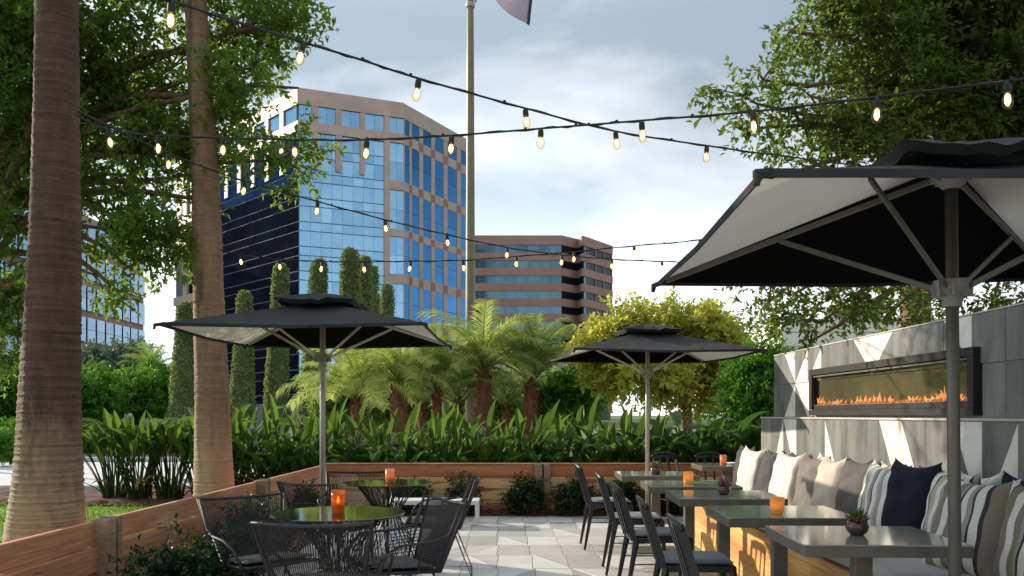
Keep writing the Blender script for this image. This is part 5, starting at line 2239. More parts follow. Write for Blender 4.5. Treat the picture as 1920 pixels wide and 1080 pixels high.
# ------------------------------------------------------------------ palms with ringed trunks
def frond_mesh(name, m, L_=1.6, lw=0.30, n=26, arch=0.5, droop=0.9, seed=0, width=0.022, stemlen=0.25):
    """arching feather leaf along +x: stem and paired leaflets"""
    r_ = random.Random(seed)
    b = MB()
    pts = []
    for i in range(13):
        t = i / 12
        a = arch - (arch + droop) * t ** 1.5
        if i == 0:
            p = Vector((0, 0, 0))
        else:
            p = pts[-1] + Vector((math.cos(a), 0.03 * math.sin(t * 3 + seed), math.sin(a))) * (L_ / 12)
        pts.append(p)
    b.tube(pts, [0.016 * (1 - 0.85 * i / 12) for i in range(13)], 4)

    def at(t):
        f = t * 12
        i = min(11, int(f))
        return pts[i].lerp(pts[i + 1], f - i), (pts[i + 1] - pts[i]).normalized()
    for i in range(n):
        t = stemlen + (1 - stemlen) * (i + 0.5) / n
        p, d = at(t)
        ln = lw * (0.55 + 0.45 * math.sin(math.pi * min(1, (t - stemlen) / (1 - stemlen) * 0.9 + 0.1))) * r_.uniform(0.85, 1.15)
        for s in (-1, 1):
            side = Vector((0, s, 0))
            dir_ = (d * 0.75 + side * 0.75 + Vector((0, 0, r_.uniform(-0.15, 0.35)))).normalized()
            mid = p + dir_ * ln * 0.5
            tip = p + dir_ * ln + Vector((0, 0, -ln * r_.uniform(0.15, 0.45)))
            w = d * width * 0.5
            o_ = len(b.v)
            b.v += [tuple(p - w), tuple(p + w), tuple(mid + w), tuple(mid - w), tuple(tip)]
            b.f += [(o_, o_ + 1, o_ + 2, o_ + 3), (o_ + 3, o_ + 2, o_ + 4)]
    return b.mesh(name, m)


def trunk(name, label, way, m, cat='tree trunk', rings=60, n=28, seed=0, flare=None, group=None, fronds=None):
    """way: [(px, py, Z, radius m)] up the trunk"""
    pts = [P(w[0], w[1], w[2]) for w in way]
    rad = [w[3] for w in way]
    base = Vector((pts[0].x, pts[0].y, 0))
    t = thing('palm_tree', label, 'palm tree', base, 0, group)
    c = catmull(pts, 16)
    rs = catmull([Vector((r, 0, 0)) for r in rad], 16)
    b = MB()
    r_ = random.Random(seed)
    nn = n
    o_ = 0
    ring_noise = [r_.uniform(-1, 1) for _ in range(400)]
    ln = len(c)
    fine = []
    for i in range(ln - 1):
        for k in range(3):
            fine.append((c[i].lerp(c[i + 1], k / 3), rs[i].lerp(rs[i + 1], k / 3).x))
    fine.append((c[-1], rs[-1].x))
    ph = [r_.uniform(0, 6.28) for _ in range(6)]
    for i, (p, r) in enumerate(fine):
        bump_ = 1 + 0.016 * ring_noise[i % 400] + (0.022 if i % 5 == 0 else 0.0)
        for k in range(nn):
            a = 2 * math.pi * k / nn
            z_ = p.z
            w = 1 + r_.uniform(-0.008, 0.008) + 0.025 * math.sin(3 * a + ph[0] + z_ * 1.3) + 0.015 * math.sin(5 * a + ph[1] - z_ * 2.1) + 0.012 * math.sin(9 * a + ph[2] + z_ * 5)
            b.v.append((p.x - base.x + r * w * bump_ * math.cos(a), p.y - base.y + r * w * bump_ * math.sin(a), p.z))
    for i in range(len(fine) - 1):
        for k in range(nn):
            k2 = (k + 1) % nn
            b.f.append((i * nn + k, i * nn + k2, (i + 1) * nn + k2, (i + 1) * nn + k))
    obj('trunk', b, m, t, smooth=True, fix=False)
    return t, pts[-1] - base


P1, h1 = trunk('palm_tree', 'thick ringed palm trunk, nearest, filling the left edge behind the fence',
               [(82, 1180, 5.42, 0.262), (84, 1010, 5.42, 0.232), (89, 900, 5.42, 0.202), (93, 760, 5.42, 0.182), (98, 600, 5.42, 0.163), (103, 450, 5.42, 0.148), (105, 250, 5.42, 0.134), (107, 50, 5.42, 0.126), (108, -300, 5.42, 0.122), (100, -900, 5.42, 0.12)], M['palm_bark'], seed=3)
P2, h2 = trunk('palm_tree', 'slimmer tan ringed palm trunk behind the fence, left of the rear round table',
               [(404, 1045, 9.20, 0.250), (403, 940, 9.20, 0.217), (400, 850, 9.20, 0.196), (396, 720, 9.20, 0.177), (391, 560, 9.20, 0.160), (387, 380, 9.20, 0.146), (378, 200, 9.20, 0.130), (368, 20, 9.20, 0.116), (352, -300, 9.20, 0.111), (330, -700, 9.20, 0.105)], M['palm_bark2'], seed=9)
P3, h3_ = trunk('palm_tree', 'palm trunk rising behind the tiled wall at the right',
                [(1722, 980, 10.3, 0.20), (1719, 700, 10.3, 0.182), (1716, 560, 10.3, 0.172), (1712, 400, 10.3, 0.165), (1705, 100, 10.3, 0.155), (1700, -300, 10.3, 0.15)], M['palm_bark2'], seed=12)
fr_big = [frond_mesh('frond', M['frond_g'], 2.6, 0.5, 30, 0.9, 1.2, s, 0.03) for s in range(2)]
for tr, tp_ in ((P1, h1), (P2, h2), (P3, h3_)):
    for k in range(14):
        link('frond', fr_big[k % 2], tr, tp_, (0, R(-20 + (k % 3) * 25), k * 2.4))


# ------------------------------------------------------------------ broad leaved trees
def limb(b, a, c, r0, r1, wob=0.12, seed=0, n=7):
    r_ = random.Random(seed)
    a, c = Vector(a), Vector(c)
    pts, rs = [], []
    ln = (c - a).length
    for i in range(n + 1):
        t = i / n
        p = a.lerp(c, t)
        p.z += math.sin(math.pi * t) * 0.10 * ln
        if 0 < i < n:
            p += Vector([r_.uniform(-1, 1) for _ in range(3)]) * wob * ln * 0.18
        pts.append(p)
        rs.append(r0 + (r1 - r0) * t)
    b.tube(pts, rs, 6)
    return pts


def tree(name, label, base, fork, blobs, leaf_m, bark_m, n_tufts, leaf, r0=0.14, seed=1, leaves_per=12, twig=0.28, tuft_r=0.22,
         wid=0.42, shell=0.45, cat='tree', group=None, droop=0.25, twigs=True, clump=1, clump_r=0.3):
    base = Vector(base)
    t = thing(name, label, cat, base, 0, group)
    fork = Vector(fork) - base
    b = MB()
    n = 8
    pts = []
    r_ = random.Random(seed)
    for i in range(n + 1):
        p = fork * (i / n)
        if 0 < i < n:
            p += Vector((r_.uniform(-1, 1), r_.uniform(-1, 1), 0)) * 0.04 * fork.length * 0.3
        pts.append(p)
    b.tube(pts, [r0 * (1.25 - 0.55 * i / n) for i in range(n + 1)], 10)
    obj('trunk', b, bark_m, t, smooth=True)
    bl = [(Vector(c) - base, r) for c, r in blobs]
    V, F, tc_, tp, td = foliage(bl, n_tufts, leaf, leaves_per, twig, wid, droop, shell, tuft_r, seed, clump, clump_r)
    b = MB()
    for i, (c, r) in enumerate(bl):
        pp = limb(b, fork * (0.75 + 0.25 * r_.random()), c, r0 * 0.42, 0.012, seed=seed + i)
    if twigs:
        # thin branches from each blob centre to a few of its tufts
        C = np.array([list(c) for c, _ in bl])
        for j in range(0, len(tc_), 3):
            q = tc_[j]
            k = int(np.argmin(((C - q) ** 2).sum(axis=1)))
            a_ = Vector(C[k])
            b.tube([a_, a_.lerp(Vector(q), 0.5) + Vector((0, 0, 0.04)), Vector(q)], [0.014, 0.009, 0.004], 4, cap=False)
    obj('branches', b, bark_m, t, smooth=True)
    me = np_mesh('crown', V, F, leaf_m)
    link('crown', me, t)
    return t


def blob(px, py, Z, rpx, rz=None, ry=None):
    r = rpx * Z / FPX
    return (P(px, py, Z), (r, ry if ry else r * (0.5 if Z < 11 else 0.9), (rz * Z / FPX) if rz else r))


# left tree: trunk outside the frame, two leaning limbs inside it
lt_blobs = [blob(20, 80, 9.0, 120), blob(200, 60, 9.4, 110), blob(320, 130, 10.0, 95), blob(230, 190, 9.6, 100), blob(60, 260, 9.3, 110),
            blob(450, 60, 9.6, 95), blob(545, 45, 9.4, 40, 26), blob(480, 130, 9.5, 60, 45), blob(395, 235, 9.4, 70, 70), blob(250, 330, 9.4, 80, 70),
            blob(205, 430, 9.2, 95, 66), blob(175, 515, 9.0, 42, 28), blob(290, 440, 9.2, 50, 46), blob(320, 260, 9.6, 80, 60), blob(160, 300, 9.8, 90, 80), blob(240, 500, 9.1, 40, 26), blob(30, 420, 9.0, 60, 80),
            blob(10, 540, 8.8, 34, 50), blob(455, 175, 9.2, 60, 30), blob(515, 300, 9.3, 42, 22), blob(345, 330, 9.3, 45, 50), blob(440, 392, 9.2, 26, 12),
            blob(-120, 150, 9.5, 150), blob(-120, 400, 9.3, 120), blob(-290, 90, 9.6, 170), blob(-245, 10, 9.5, 190, None, 1.1), blob(-340, 260, 9.4, 140), blob(120, -90, 9.6, 150), blob(380, -70, 9.8, 120), blob(560, 165, 9.3, 26, 14), blob(235, 560, 8.9, 12, 8)]  # outermost blobs, out of view, added to shade the near umbrella
LTb = G(-210, 9.5)
lt_tree = tree('shade_tree', 'large dark leaved shade tree hanging over the upper left, behind the palm trunks', LTb, P(-130, 380, 9.5), lt_blobs, M['leaf_a'], M['bark'],
               2300, 0.080, r0=0.20, seed=21, leaves_per=11, twig=0.30, tuft_r=0.16, shell=0.42, clump=6, clump_r=0.38, wid=0.52)
lb = MB()
for a_, c_, r0_, r1_ in ((P(-60, 640, 9.2), P(46, 280, 9.1), 0.10, 0.055), (P(-40, 520, 9.0), P(100, 380, 9.2), 0.05, 0.02), (P(46, 280, 9.1), P(140, 90, 9.3), 0.055, 0.02),
                         (P(-60, 600, 9.0), P(60, 505, 8.8), 0.035, 0.012)):
    limb(lb, a_ - LTb, c_ - LTb, r0_, r1_, 0.05, 3)
limb(lb, Vector((0, 0, 0.6)), P(-60, 640, 9.2) - LTb, 0.13, 0.10, 0.03, 4)
obj('limb', lb, M['bark'], lt_tree, smooth=True)
# leaf sprays of a lower tree close behind, at the left edge
tree('shade_tree', 'small loose leaved tree at the far left edge beside the near palm', G(-110, 21.0), P(-90, 620, 21.0),
     [blob(20, 620, 21, 45, 70), blob(-30, 560, 21, 60, 60), blob(40, 560, 21.4, 26, 40), blob(10, 680, 21, 24, 20)], M['leaf_a'], M['bark'], 170, 0.13, r0=0.10, seed=31, tuft_r=0.25)

rt_blobs = [blob(1640, 60, 8.6, 120), blob(1780, 60, 9.0, 130), blob(1880, 150, 9.0, 110), blob(1560, 20, 8.4, 70), blob(1620, 180, 8.4, 105, 80), blob(1740, 210, 8.8, 110, 80),
            blob(1520, 180, 8.2, 85, 42), blob(1430, 150, 8.0, 46, 20), blob(1420, 195, 8.0, 56, 18), blob(1480, 60, 8.2, 42, 20), blob(1500, 230, 8.1, 70, 22),
            blob(1475, 330, 7.9, 34, 18), blob(1430, 345, 7.9, 18, 12), blob(1580, 290, 8.2, 80, 35), blob(1870, 290, 9.0, 80, 50), blob(1420, 240, 8.0, 24, 10),
            blob(1480, 555, 8.6, 55, 18), blob(1440, 568, 8.6, 22, 10), blob(1560, 560, 8.7, 50, 26), blob(1540, 605, 8.6, 38, 26), blob(1520, 640, 8.6, 24, 20), blob(1600, 590, 8.8, 26, 22),
            blob(1640, 540, 9.0, 60, 30), blob(1655, 600, 8.9, 14, 20), blob(1780, 560, 9.2, 60, 30), blob(1860, 570, 9.2, 70, 32), blob(1780, 610, 9.1, 22, 14),
            blob(1950, 60, 9.0, 150), blob(1750, -100, 8.8, 180), blob(2000, 300, 9.2, 140)]
RTb = G(2080, 9.9)
tree('shade_tree', 'large dark leaved shade tree hanging over the upper right behind the big umbrella', RTb, P(1990, 330, 9.6), rt_blobs, M['leaf_b'], M['bark'],
     1750, 0.074, r0=0.18, seed=41, leaves_per=11, twig=0.28, tuft_r=0.15, shell=0.42, droop=0.5, clump=6, clump_r=0.34, wid=0.52)

# golden tree beyond the hedge
gt = [blob(1180, 640, 17, 75, 50), blob(1280, 620, 17, 80, 40), blob(1350, 660, 17.4, 70, 50), blob(1130, 665, 16.6, 42, 40), blob(1220, 710, 16.8, 85, 34),
      blob(1310, 720, 17, 85, 34), blob(1380, 715, 17.2, 50, 36), blob(1160, 620, 16.8, 40, 25), blob(1250, 590, 17, 35, 16), blob(1150, 700, 16.6, 50, 30), blob(1300, 600, 17, 30, 18)]
tree('golden_tree', 'bright yellow green tree behind the far umbrella', G(1285, 17.2), P(1290, 735, 17.2), gt, M['leaf_y'], M['bark_orange'], 950, 0.115,
     r0=0.11, seed=51, leaves_per=10, twig=0.3, tuft_r=0.16, clump=7, clump_r=0.34, wid=0.55)
tree('round_shrub', 'bright green rounded shrub left of the golden tree', G(1060, 18.5), P(1060, 790, 18.5),
     [blob(1060, 740, 18.5, 48, 34), blob(1100, 750, 18.2, 40, 30), blob(1030, 765, 18.2, 32, 26), blob(1080, 715, 18.6, 22, 14)], M['leaf_g'], M['bark'], 260, 0.11, r0=0.05, seed=53, cat='shrub')
tree('round_shrub', 'tall green hedge plant left of the tiled wall end', G(1425, 14.5), P(1425, 800, 14.5),
     [blob(1425, 700, 14.5, 46, 48), blob(1440, 760, 14.3, 50, 60), blob(1400, 780, 14.4, 40, 40), blob(1460, 690, 14.6, 30, 34)], M['leaf_g'], M['bark'], 420, 0.085, r0=0.05, seed=54, cat='shrub')
for i, (px, py, Z, rx, rzz, lab) in enumerate((
        (640, 735, 22.5, 42, 34, 'olive green garden shrub behind the pole of the left umbrella'),
        (720, 728, 22.8, 46, 36, 'olive green garden shrub behind the palm with the red trunk'),
        (800, 735, 22.6, 44, 32, 'olive green garden shrub between the small palms left of the flagpole'),
        (930, 742, 23.0, 46, 28, 'low olive green garden shrub between the flagpole and the upright palm'))):
    tree('garden_shrub', lab, G(px, Z), P(px, 800, Z), [blob(px, py, Z, rx, rzz), blob(px - 22, 765, Z, rx * 0.8, 26), blob(px + 24, 768, Z, rx * 0.8, 24)], M['leaf_a'], M['bark'], 260, 0.10,
         r0=0.05, seed=170 + i, cat='shrub', group='olive garden shrubs behind the palms', twigs=False)
# bushes on the far left
for i, (px, py, Z, rx, rzz, lab) in enumerate((
        (20, 735, 30, 55, 50, 'rounded green bush at the far left edge, behind the palm trunk'),
        (165, 745, 31, 55, 55, 'rounded bright green bush just right of the near palm trunk'),
        (240, 745, 33, 62, 50, 'broad bright green bush between the two palm trunks'),
        (300, 735, 34, 40, 52, 'taller green bush right beside the second palm trunk'))):
    tree('round_bush', lab, G(px, Z), P(px, 790, Z), [blob(px, py, Z, rx, rzz), blob(px - rx * 0.5, py + 14, Z - 0.5, rx * 0.6, rzz * 0.6), blob(px + rx * 0.5, py + 10, Z - 0.4, rx * 0.6, rzz * 0.62), blob(px - 10, 815, Z - 0.6, rx * 0.9, 26), blob(px + 20, 822, Z - 0.6, rx * 0.8, 22)],
         M['leaf_g'], M['bark'], 480, 0.15, r0=0.1, seed=60 + i, tuft_r=0.32, twig=0.36, cat='bush', group='rounded bushes across the road', twigs=False)
for i, (px, py, Z, rx, rzz, lab) in enumerate((
        (175, 690, 60, 50, 26, 'silvery green far tree low in front of the distant tower'),
        (240, 680, 62, 45, 28, 'silvery green far tree at the foot of the distant tower, beside the open sky'))):
    tree('silvery_tree', lab, G(px, Z), P(px, 740, Z), [blob(px, py, Z, rx, rzz), blob(px + 20, py - 12, Z, rx * 0.5, rzz * 0.6), blob(px - 22, py + 6, Z, rx * 0.5, rzz * 0.8)], M['leaf_grey'], M['bark'], 260, 0.26,
         r0=0.15, seed=70 + i, tuft_r=0.6, twig=0.7, twigs=False)
for i, (px, Z) in enumerate(((-30, 22.0), (20, 22.3), (-25, 25.6), (25, 25.9))):
    tree('clipped_hedge', ['low clipped hedge block at the left edge, lower row, left end', 'low clipped hedge block at the left edge, lower row', 'low clipped hedge block at the left edge, upper row, left end',
         'low clipped hedge block at the left edge, upper row'][i], G(px, Z), G(px, Z, 0.3), [(G(px, Z, 0.55 + (i // 2) * 0.25), (0.55, 0.5, 0.38))], M['leaf_g'], M['bark'], 170, 0.06, r0=0.03, seed=80 + i, tuft_r=0.12, twig=0.14,
         cat='hedge', group='clipped hedge blocks by the road', twigs=False)


# ------------------------------------------------------------------ clipped ivy columns
def topiary(label, px, ytop, Z, wtop, wbot, pxb=None, seed=0, nleaf=2600):
    base = G(pxb or px, Z)
    topz = CAM_H + (778 - ytop) / FPX * Z
    t = thing('topiary_column', label, 'topiary', base, 0, 'tapering clipped columns in front of the tower')
    lean = (P(px, ytop, Z).x - base.x)
    r1, r0 = wtop * Z / FPX / 2, wbot * Z / FPX / 2
    rg = np.random.default_rng(seed)
    ph = rg.random(6) * 6.28

    def rad(t_, a):
        r = r0 + (r1 - r0) * t_ ** 0.85
        cap_ = np.clip((1 - t_) / (r1 * 1.5 / topz), 0, 1)
        r = r * np.sqrt(1 - (1 - cap_) ** 2)
        r *= 1 + 0.025 * np.sin(3 * a + ph[0] + t_ * 9) + 0.025 * np.sin(2 * a + ph[1] - t_ * 17) + 0.02 * np.sin(5 * a + ph[2] + t_ * 31)
        return r
    b = MB()
    nz_, na = 26, 14
    for i in range(nz_ + 1):
        tt = i / nz_
        for k in range(na):
            a = 2 * math.pi * k / na
            r = float(rad(np.array(tt * 0.995), np.array(a))) * 0.90
            b.v.append((lean * tt + r * math.cos(a), r * math.sin(a), tt * topz * 0.995))
    for i in range(nz_):
        for k in range(na):
            k2 = (k + 1) % na
            b.f.append((i * na + k, i * na + k2, (i + 1) * na + k2, (i + 1) * na + k))
    obj('inner_growth', b, M['core_dark'], t, fix=False)
    tt = rg.random(nleaf)
    a = rg.random(nleaf) * 6.2832
    r = rad(tt, a) * (0.90 + 0.14 * rg.random(nleaf))
    pos = np.stack([lean * tt + r * np.cos(a), r * np.sin(a), tt * topz], axis=1)
    out = np.stack([np.cos(a), np.sin(a), np.zeros(nleaf)], axis=1)
    d = unit(out * 0.7 + rg.normal(size=(nleaf, 3)) * 0.5 + np.array([[0, 0, -0.2]]))
    up = unit(out * 0.8 + np.array([[0, 0, 0.6]]) + rg.normal(size=(nleaf, 3)) * 0.3)
    V, F = leaf_arrays(pos, d, up, 0.105 * (0.6 + 0.7 * rg.random(nleaf)) * Z / 33, 0.7)
    link('crown', np_mesh('crown', V, F, M['leaf_top']), t)
    return t


tops = [
    ('leftmost clipped column, partly behind the second palm trunk', 348, 566, 30, 26, 82, 352, 4200),
    ('short clipped column just right of the second palm trunk', 459, 545, 31, 22, 54, 452, 3400),
    ('clipped column against the dark glass of the tower', 527, 494, 32, 24, 50, 515, 3600),
    ('clipped column at the corner where dark and bright glass meet', 599, 485, 33, 27, 58, 582, 3800),
    ('tallest and broadest clipped column, before the bright glass', 657, 464, 34, 28, 62, 652, 4200),
    ('clipped column just right of the tallest one', 684, 479, 36, 20, 46, 684, 2800),
    ('narrow clipped column at the right of the tight trio', 699, 498, 38, 15, 38, 702, 2200),
    ('very small clipped column between the trio and the last one', 709, 551, 44, 7, 16, 709, 900),
    ('last clipped column on the right, left of the far spandrels', 726, 532, 40, 19, 34, 728, 2200),
]
for i, (lab, px, yt, Z, wt, wb_, pxb, nlf) in enumerate(tops):
    topiary(lab, px, yt, Z, wt, wb_, pxb, 100 + i, int(nlf * 1.8))

# ------------------------------------------------------------------ small feather palms behind the hedge
FR = [frond_mesh('frond', M['frond'], 1.30, 0.32, 46, 0.95, 0.35, s, 0.015) for s in range(3)]
FG = [frond_mesh('frond', M['frond_g'], 1.25, 0.32, 46, 1.1, 0.1, s + 5, 0.015) for s in range(3)]


def feather_palm(label, px, pyc, Z, n, meshes, scale=1.0, tr=0.16, seed=0, up=0.55, az0=None, spread=None):
    base = G(px, Z)
    top = P(px, pyc, Z) - base
    t = thing('feather_palm', label, 'palm tree', base, 0, 'small feather palms behind the hedge')
    r_ = random.Random(seed)
    b = MB()
    pts = [Vector((0, 0, 0)), Vector((0, 0, top.z * 0.5)), Vector((0, 0, top.z * 0.8)), Vector((0, 0, top.z))]
    b.tube(pts, [tr * 0.8, tr * 0.85, tr * 1.05, tr * 0.55], 12)
    for k in range(150):
        a = r_.uniform(0, 6.28)
        z = r_.uniform(top.z * 0.25, top.z * 0.98)
        d = Vector((math.cos(a), math.sin(a), 0))
        p_ = d * tr * 0.8 + Vector((0, 0, z))
        b.tube([p_, p_ + d * 0.05 + Vector((0, 0, 0.09))], [0.022, 0.006], 4)
    obj('trunk', b, M['palm_fibre'], t)
    for k in range(n):
        e = (k + 0.5) / n
        pitch = R(-62) + e * R(75) * (1 - up * 0.3)
        az = k * 2.39996 + r_.uniform(-0.2, 0.2)
        link('frond', meshes[k % len(meshes)], t, top + Vector((0, 0, -0.05 + 0.05 * (1 - e))), (r_.uniform(-0.2, 0.2), pitch + R(32), az), scale * r_.uniform(0.8, 1.1))
    return t


feather_palm('tallest feather palm, sunlit yellow green, with red fibre trunk beside the flagpole', 906, 690, 17.5, 34, FR, 1.30, 0.17, 1)
feather_palm('upright green feather palm right of the tallest one', 996, 716, 17.8, 32, FG, 1.28, 0.16, 2, up=1.2)
feather_palm('feather palm with red trunk under the right corner of the left umbrella', 748, 716, 17.0, 30, FR, 1.10, 0.17, 3)
feather_palm('low feather palm between the red trunked one and the flagpole', 820, 736, 17.4, 30, FG, 1.2, 0.10, 4)
feather_palm('sunny feather palm close behind the pole of the left umbrella', 668, 744, 17.2, 34, FR, 1.25, 0.10, 5)
feather_palm('small pale feather palm left of the flagpole foot', 858, 756, 18.6, 28, FG, 1.2, 0.09, 6)
feather_palm('dusky low feather palm filling the gap right of the upright one', 1040, 755, 20.5, 22, FG, 1.0, 0.10, 7)
feather_palm('small feather palm in front of the last clipped column', 790, 758, 19.0, 26, FG, 1.2, 0.09, 8)
feather_palm('feather palm standing between the tallest one and the upright one', 950, 760, 19.4, 24, FG, 1.1, 0.10, 9)
feather_palm('grey green far palm at the foot of the distant tower', 285, 700, 55.0, 18, FG, 2.0, 0.3, 10)

# ------------------------------------------------------------------ paddle leaved hedge
def paddle_mesh(seed, m, stem=0.85, blade=0.56, w=0.15, bend=0.4):  # stem, blade in metres
    r_ = random.Random(seed)
    b = MB()
    pts = []
    for i in range(7):
        t = i / 6
        pts.append(Vector((bend * 0.22 * t * t, 0.02 * math.sin(t * 4 + seed), stem * t)))
    b.tube(pts, [0.016, 0.014, 0.012, 0.010, 0.009, 0.008, 0.007], 5)
    nb = 8
    p = pts[-1].copy()
    ang = bend * 0.5
    rows_ = []
    for i in range(nb + 1):
        t = i / nb
        ww = w * 0.5 * math.sin(math.pi * (0.06 + 0.94 * t) ** 0.75) ** 0.8 if i < nb else 0.003
        if i == 0:
            ww = 0.008
        fold = 1.0 - 0.5 * t + 0.3 * math.sin(seed * 1.7)
        tw = 0.2 * math.sin(seed + t * 2)
        tn = Vector((math.sin(ang), 0, math.cos(ang)))
        nrm_ = Vector((-math.cos(ang), 0, math.sin(ang)))
        rows_.append((p + Vector((0, ww, 0)) * 1.0 + nrm_ * ww * fold + tn * tw * ww, p.copy(), p - Vector((0, ww, 0)) + nrm_ * ww * fold - tn * tw * ww))
        p = p + tn * blade / nb
        ang += bend * 1.5 / nb * (0.5 + t)
    o_ = len(b.v)
    for rw in rows_:
        b.v += [tuple(q) for q in rw]
    for i in range(nb):
        for k in range(2):
            a = o_ + i * 3 + k
            b.f.append((a, a + 3, a + 4, a + 1))
    return b.mesh('leaf', m)


PD = [paddle_mesh(s, M['strel'], stem=0.38 + 0.13 * (s % 5), blade=0.38 + 0.06 * (s % 3), w=0.085 + 0.018 * (s % 4), bend=(0.25, 0.45, 0.8, 1.3)[s % 4]) for s in range(12)]
PT = [paddle_mesh(s + 30, M['strel'], stem=0.72 + 0.09 * (s % 4), blade=0.36 + 0.06 * (s % 3), w=0.09 + 0.02 * (s % 3), bend=(0.1, 0.35, 0.8, 1.3)[s % 4]) for s in range(8)]
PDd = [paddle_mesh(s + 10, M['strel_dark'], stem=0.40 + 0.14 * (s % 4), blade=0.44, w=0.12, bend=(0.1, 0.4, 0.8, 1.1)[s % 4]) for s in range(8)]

DEAD = [paddle_mesh(60 + s, M['dead_leaf'], stem=0.6, blade=0.42, w=0.06, bend=1.6) for s in range(2)]


def paddle_plant(label, loc, n, meshes, s=1.0, seed=0, spread=0.14):
    t = thing('paddle_leaved_plant', label, 'plant', loc, 0, 'paddle leaved plants of the tall hedge')
    r_ = random.Random(seed)
    for k in range(n):
        az = k * 2.39996 + r_.uniform(-0.3, 0.3)
        e = (k + 0.5) / n
        lean = 0.03 + (0.30 if n > 40 else 0.50) * e * r_.uniform(0.3, 1.0)
        rad = spread * r_.random() ** 0.5
        sc_k = s * r_.uniform(0.75, 1.12) * (1 - 0.12 * e)
        o_ = link('leaf', meshes[r_.randrange(len(meshes))], t, (rad * math.cos(az), rad * math.sin(az), 0), (0, 0, 0), sc_k)
        if k % 11 == 7:
            o_.scale = (sc_k * 0.8,) * 3
            o_.data = DEAD[k % 2]
            lean += 0.35
        # lean away from the middle, turned about the stem
        o_.rotation_euler = (Matrix.Rotation(az, 3, 'Z') @ Matrix.Rotation(lean, 3, 'Y') @ Matrix.Rotation(r_.uniform(-0.8, 0.8), 3, 'Z')).to_euler()
    return t


hr = random.Random(77)
lab_h = 'dark green plant with tall paddle shaped leaves in the hedge behind the back fence'
named = {0: 'leftmost paddle leaved clump right of the near palm trunk, its stems showing', 1: 'second paddle leaved clump from the left, with bare stems below',
         2: 'third paddle leaved clump, just left of the second palm trunk'}
xs = []
x = -6.05
k = 0
while x < 5.0:
    px_here = x / 12.9 * FPX + 960
    near_left = k < 5
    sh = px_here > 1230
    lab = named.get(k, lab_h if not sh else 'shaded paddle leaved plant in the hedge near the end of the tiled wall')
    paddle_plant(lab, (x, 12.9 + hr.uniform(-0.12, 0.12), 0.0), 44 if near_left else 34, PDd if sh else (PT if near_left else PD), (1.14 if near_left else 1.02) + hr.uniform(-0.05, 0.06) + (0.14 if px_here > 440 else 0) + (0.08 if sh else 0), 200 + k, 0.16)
    x += 0.46 if near_left else 0.34
    k += 1
x = -4.3
while x < 5.0:
    px_here = x / 13.5 * FPX + 960
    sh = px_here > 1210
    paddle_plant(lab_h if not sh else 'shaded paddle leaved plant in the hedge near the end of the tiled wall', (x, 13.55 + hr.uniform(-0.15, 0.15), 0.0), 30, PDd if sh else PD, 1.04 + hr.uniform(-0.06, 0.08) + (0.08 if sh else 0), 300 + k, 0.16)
    x += 0.36
    k += 1


# ------------------------------------------------------------------ low shrubs in the beds
def low_shrub(label, loc, rx, h, n=120, m='leaf_d', leaf=0.045, seed=0, shoots=0, lift=0.0):
    t = thing('low_shrub', label, 'shrub', loc, 0, 'low shrubs in the mulch beds')
    bl = [(Vector((0, 0, h * 0.5 + lift)), (rx, rx * 0.8, h * 0.5)), (Vector((rx * 0.4, 0.02, h * 0.62 + lift)), (rx * 0.5, rx * 0.45, h * 0.38)), (Vector((-rx * 0.4, -0.03, h * 0.5 + lift)), (rx * 0.5, rx * 0.5, h * 0.4))]
    V, F, tc_, tp, td = foliage(bl, n, leaf, 9, 0.12, 0.5, 0.0, 0.6, 0.07, seed)
    b = MB()
    r_ = random.Random(seed)
    for j in range(0, len(tc_), 2):
        q = Vector(tc_[j])
        if q.z < 0.06:
            continue
        b.tube([Vector((r_.uniform(-0.02, 0.02), r_.uniform(-0.02, 0.02), 0)), Vector((q.x * 0.5, q.y * 0.5, q.z * 0.6)), q], [0.007, 0.005, 0.003], 4, cap=False)
    obj('stems', b, M['bark'], t)
    keep = V.reshape(-1, 4, 3)
    ok = keep[:, :, 2].min(axis=1) > 0.01
    V = keep[ok].reshape(-1, 3)
    F = F.reshape(-1, 2, 3)[:ok.sum()].reshape(-1, 3)
    link('foliage', np_mesh('foliage', V, F, M[m]), t)
    if shoots:
        b = MB()
        rg = np.random.default_rng(seed)
        for s_ in range(shoots):
            a = r_.uniform(0, 6.28)
            p0_ = Vector((math.cos(a) * rx * 0.5, math.sin(a) * rx * 0.4, h * 0.7))
            d = Vector((math.cos(a) * 0.35, math.sin(a) * 0.2, 1)).normalized()
            for i in range(16):
                q = p0_ + d * 0.014 * i
                a2 = i * 2.4
                dd = (Vector((math.cos(a2), math.sin(a2), 0.7))).normalized()
                sd = dd.cross(Vector((0, 0, 1))).normalized() * 0.009
                b.add([q, q + dd * 0.022 + sd, q + dd * 0.05, q + dd * 0.022 - sd], [(0, 1, 2, 3)])
            b.tube([p0_, p0_ + d * 0.23], [0.003, 0.002], 4)
        obj('new_shoots', b, M['leaf_dl'], t)
    return t


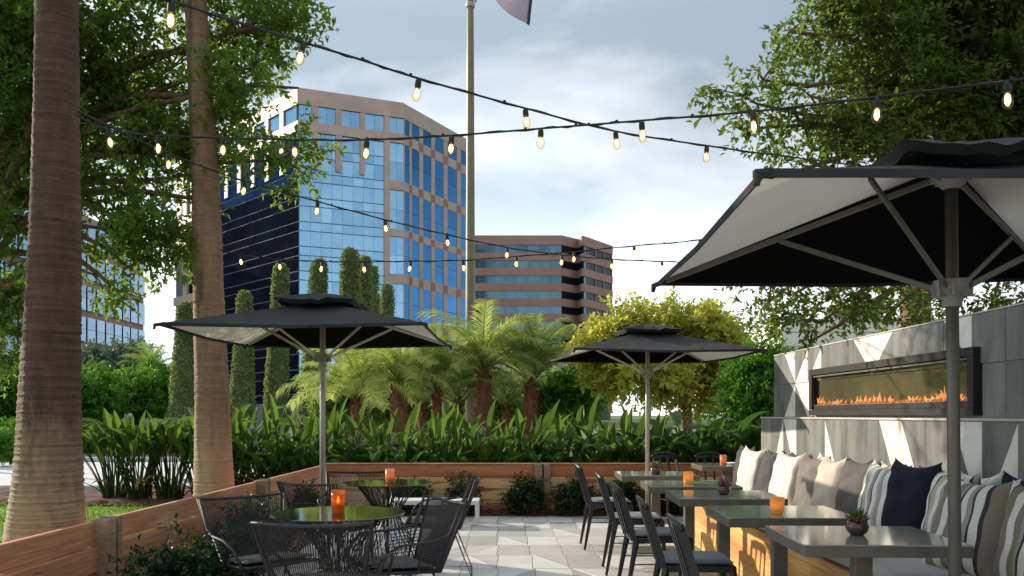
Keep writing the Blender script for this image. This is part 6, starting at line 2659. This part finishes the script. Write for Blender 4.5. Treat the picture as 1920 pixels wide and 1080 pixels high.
low_shrub('dark glossy shrub with upright tips behind the rear chair, against the back fence', G(868, 11.05), 0.22, 0.50, 70, seed=1)
low_shrub('dark glossy shrub at the middle of the back fence, left of the double post', G(985, 11.1), 0.24, 0.44, 90, seed=2)
low_shrub('low spreading dark shrub right of the double post', G(1072, 11.05), 0.27, 0.42, 90, seed=3)
low_shrub('dark shrub behind the farthest aisle chair', G(1165, 11.1), 0.25, 0.42, 80, seed=4)
low_shrub('dark shrub behind the pole of the far umbrella', G(1255, 11.1), 0.24, 0.40, 80, seed=5)
low_shrub('dark shrub behind the rear round table, left of the white bench end', G(770, 11.1), 0.22, 0.42, 70, seed=6)
low_shrub('dark shrub left of the rear round table in the left bed', (-2.30, 9.9, 0), 0.22, 0.45, 70, seed=7, shoots=3)
low_shrub('dark shrub with pale shoots beside the left fence, behind the corded armchair', (-2.22, 7.35, 0), 0.26, 0.52, 90, seed=8, shoots=5)
low_shrub('shrub between the fence and the left corded armchair', (-2.05, 6.35, 0), 0.24, 0.42, 80, seed=9, shoots=2)
low_shrub('largest dark glossy shrub in front of the left fence, left of the corded armchair', (-1.98, 5.15, 0), 0.30, 0.52, 230, leaf=0.042, seed=10)
low_shrub('dark shrub at the bottom edge, in front of the fence post', (-1.98, 4.42, 0), 0.26, 0.36, 150, leaf=0.042, seed=11)
low_shrub('small dark shrub at the bottom left corner', (-2.22, 4.15, 0), 0.10, 0.36, 40, leaf=0.04, seed=12)
low_shrub('spindly light green shrub with bright shoots at the bottom left corner', (-2.33, 4.20, 0), 0.09, 0.32, 26, leaf=0.035, seed=13, shoots=6)

# ------------------------------------------------------------------ lawn between the fence and the hedge
rg = np.random.default_rng(5)
ng = 26000
gx = rg.uniform(-10.0, -2.75, ng)
gy = rg.uniform(4.5, 12.5, ng)
keep = gx < -2.70 - 0.0 * gy
gx, gy = gx[keep], gy[keep]
ng = len(gx)
hh = 0.035 + 0.045 * rg.random(ng)
base = np.stack([gx, gy, np.full(ng, -0.028)], axis=1)
dirs = unit(np.stack([rg.normal(size=ng) * 0.35, rg.normal(size=ng) * 0.35, np.ones(ng)], axis=1))
up = unit(rg.normal(size=(ng, 3)))
V, F = leaf_arrays(base, dirs, up, hh, 0.14)
o = link('lawn_grass', np_mesh('lawn_grass', V, F, M['grass']))
tag(o, 'bright green lawn grass behind the left fence', 'grass', kind='stuff')
g = MB()
g.add([(-12, 4.0, -0.024), (-2.70, 4.0, -0.024), (-2.62, 12.4, -0.024), (-12, 12.4, -0.024)], [(0, 1, 2, 3)])
struct('lawn', g, mat('lawn_base', (0.12, 0.25, 0.02), (0.20, 0.34, 0.03), rough=0.95, scale=3))
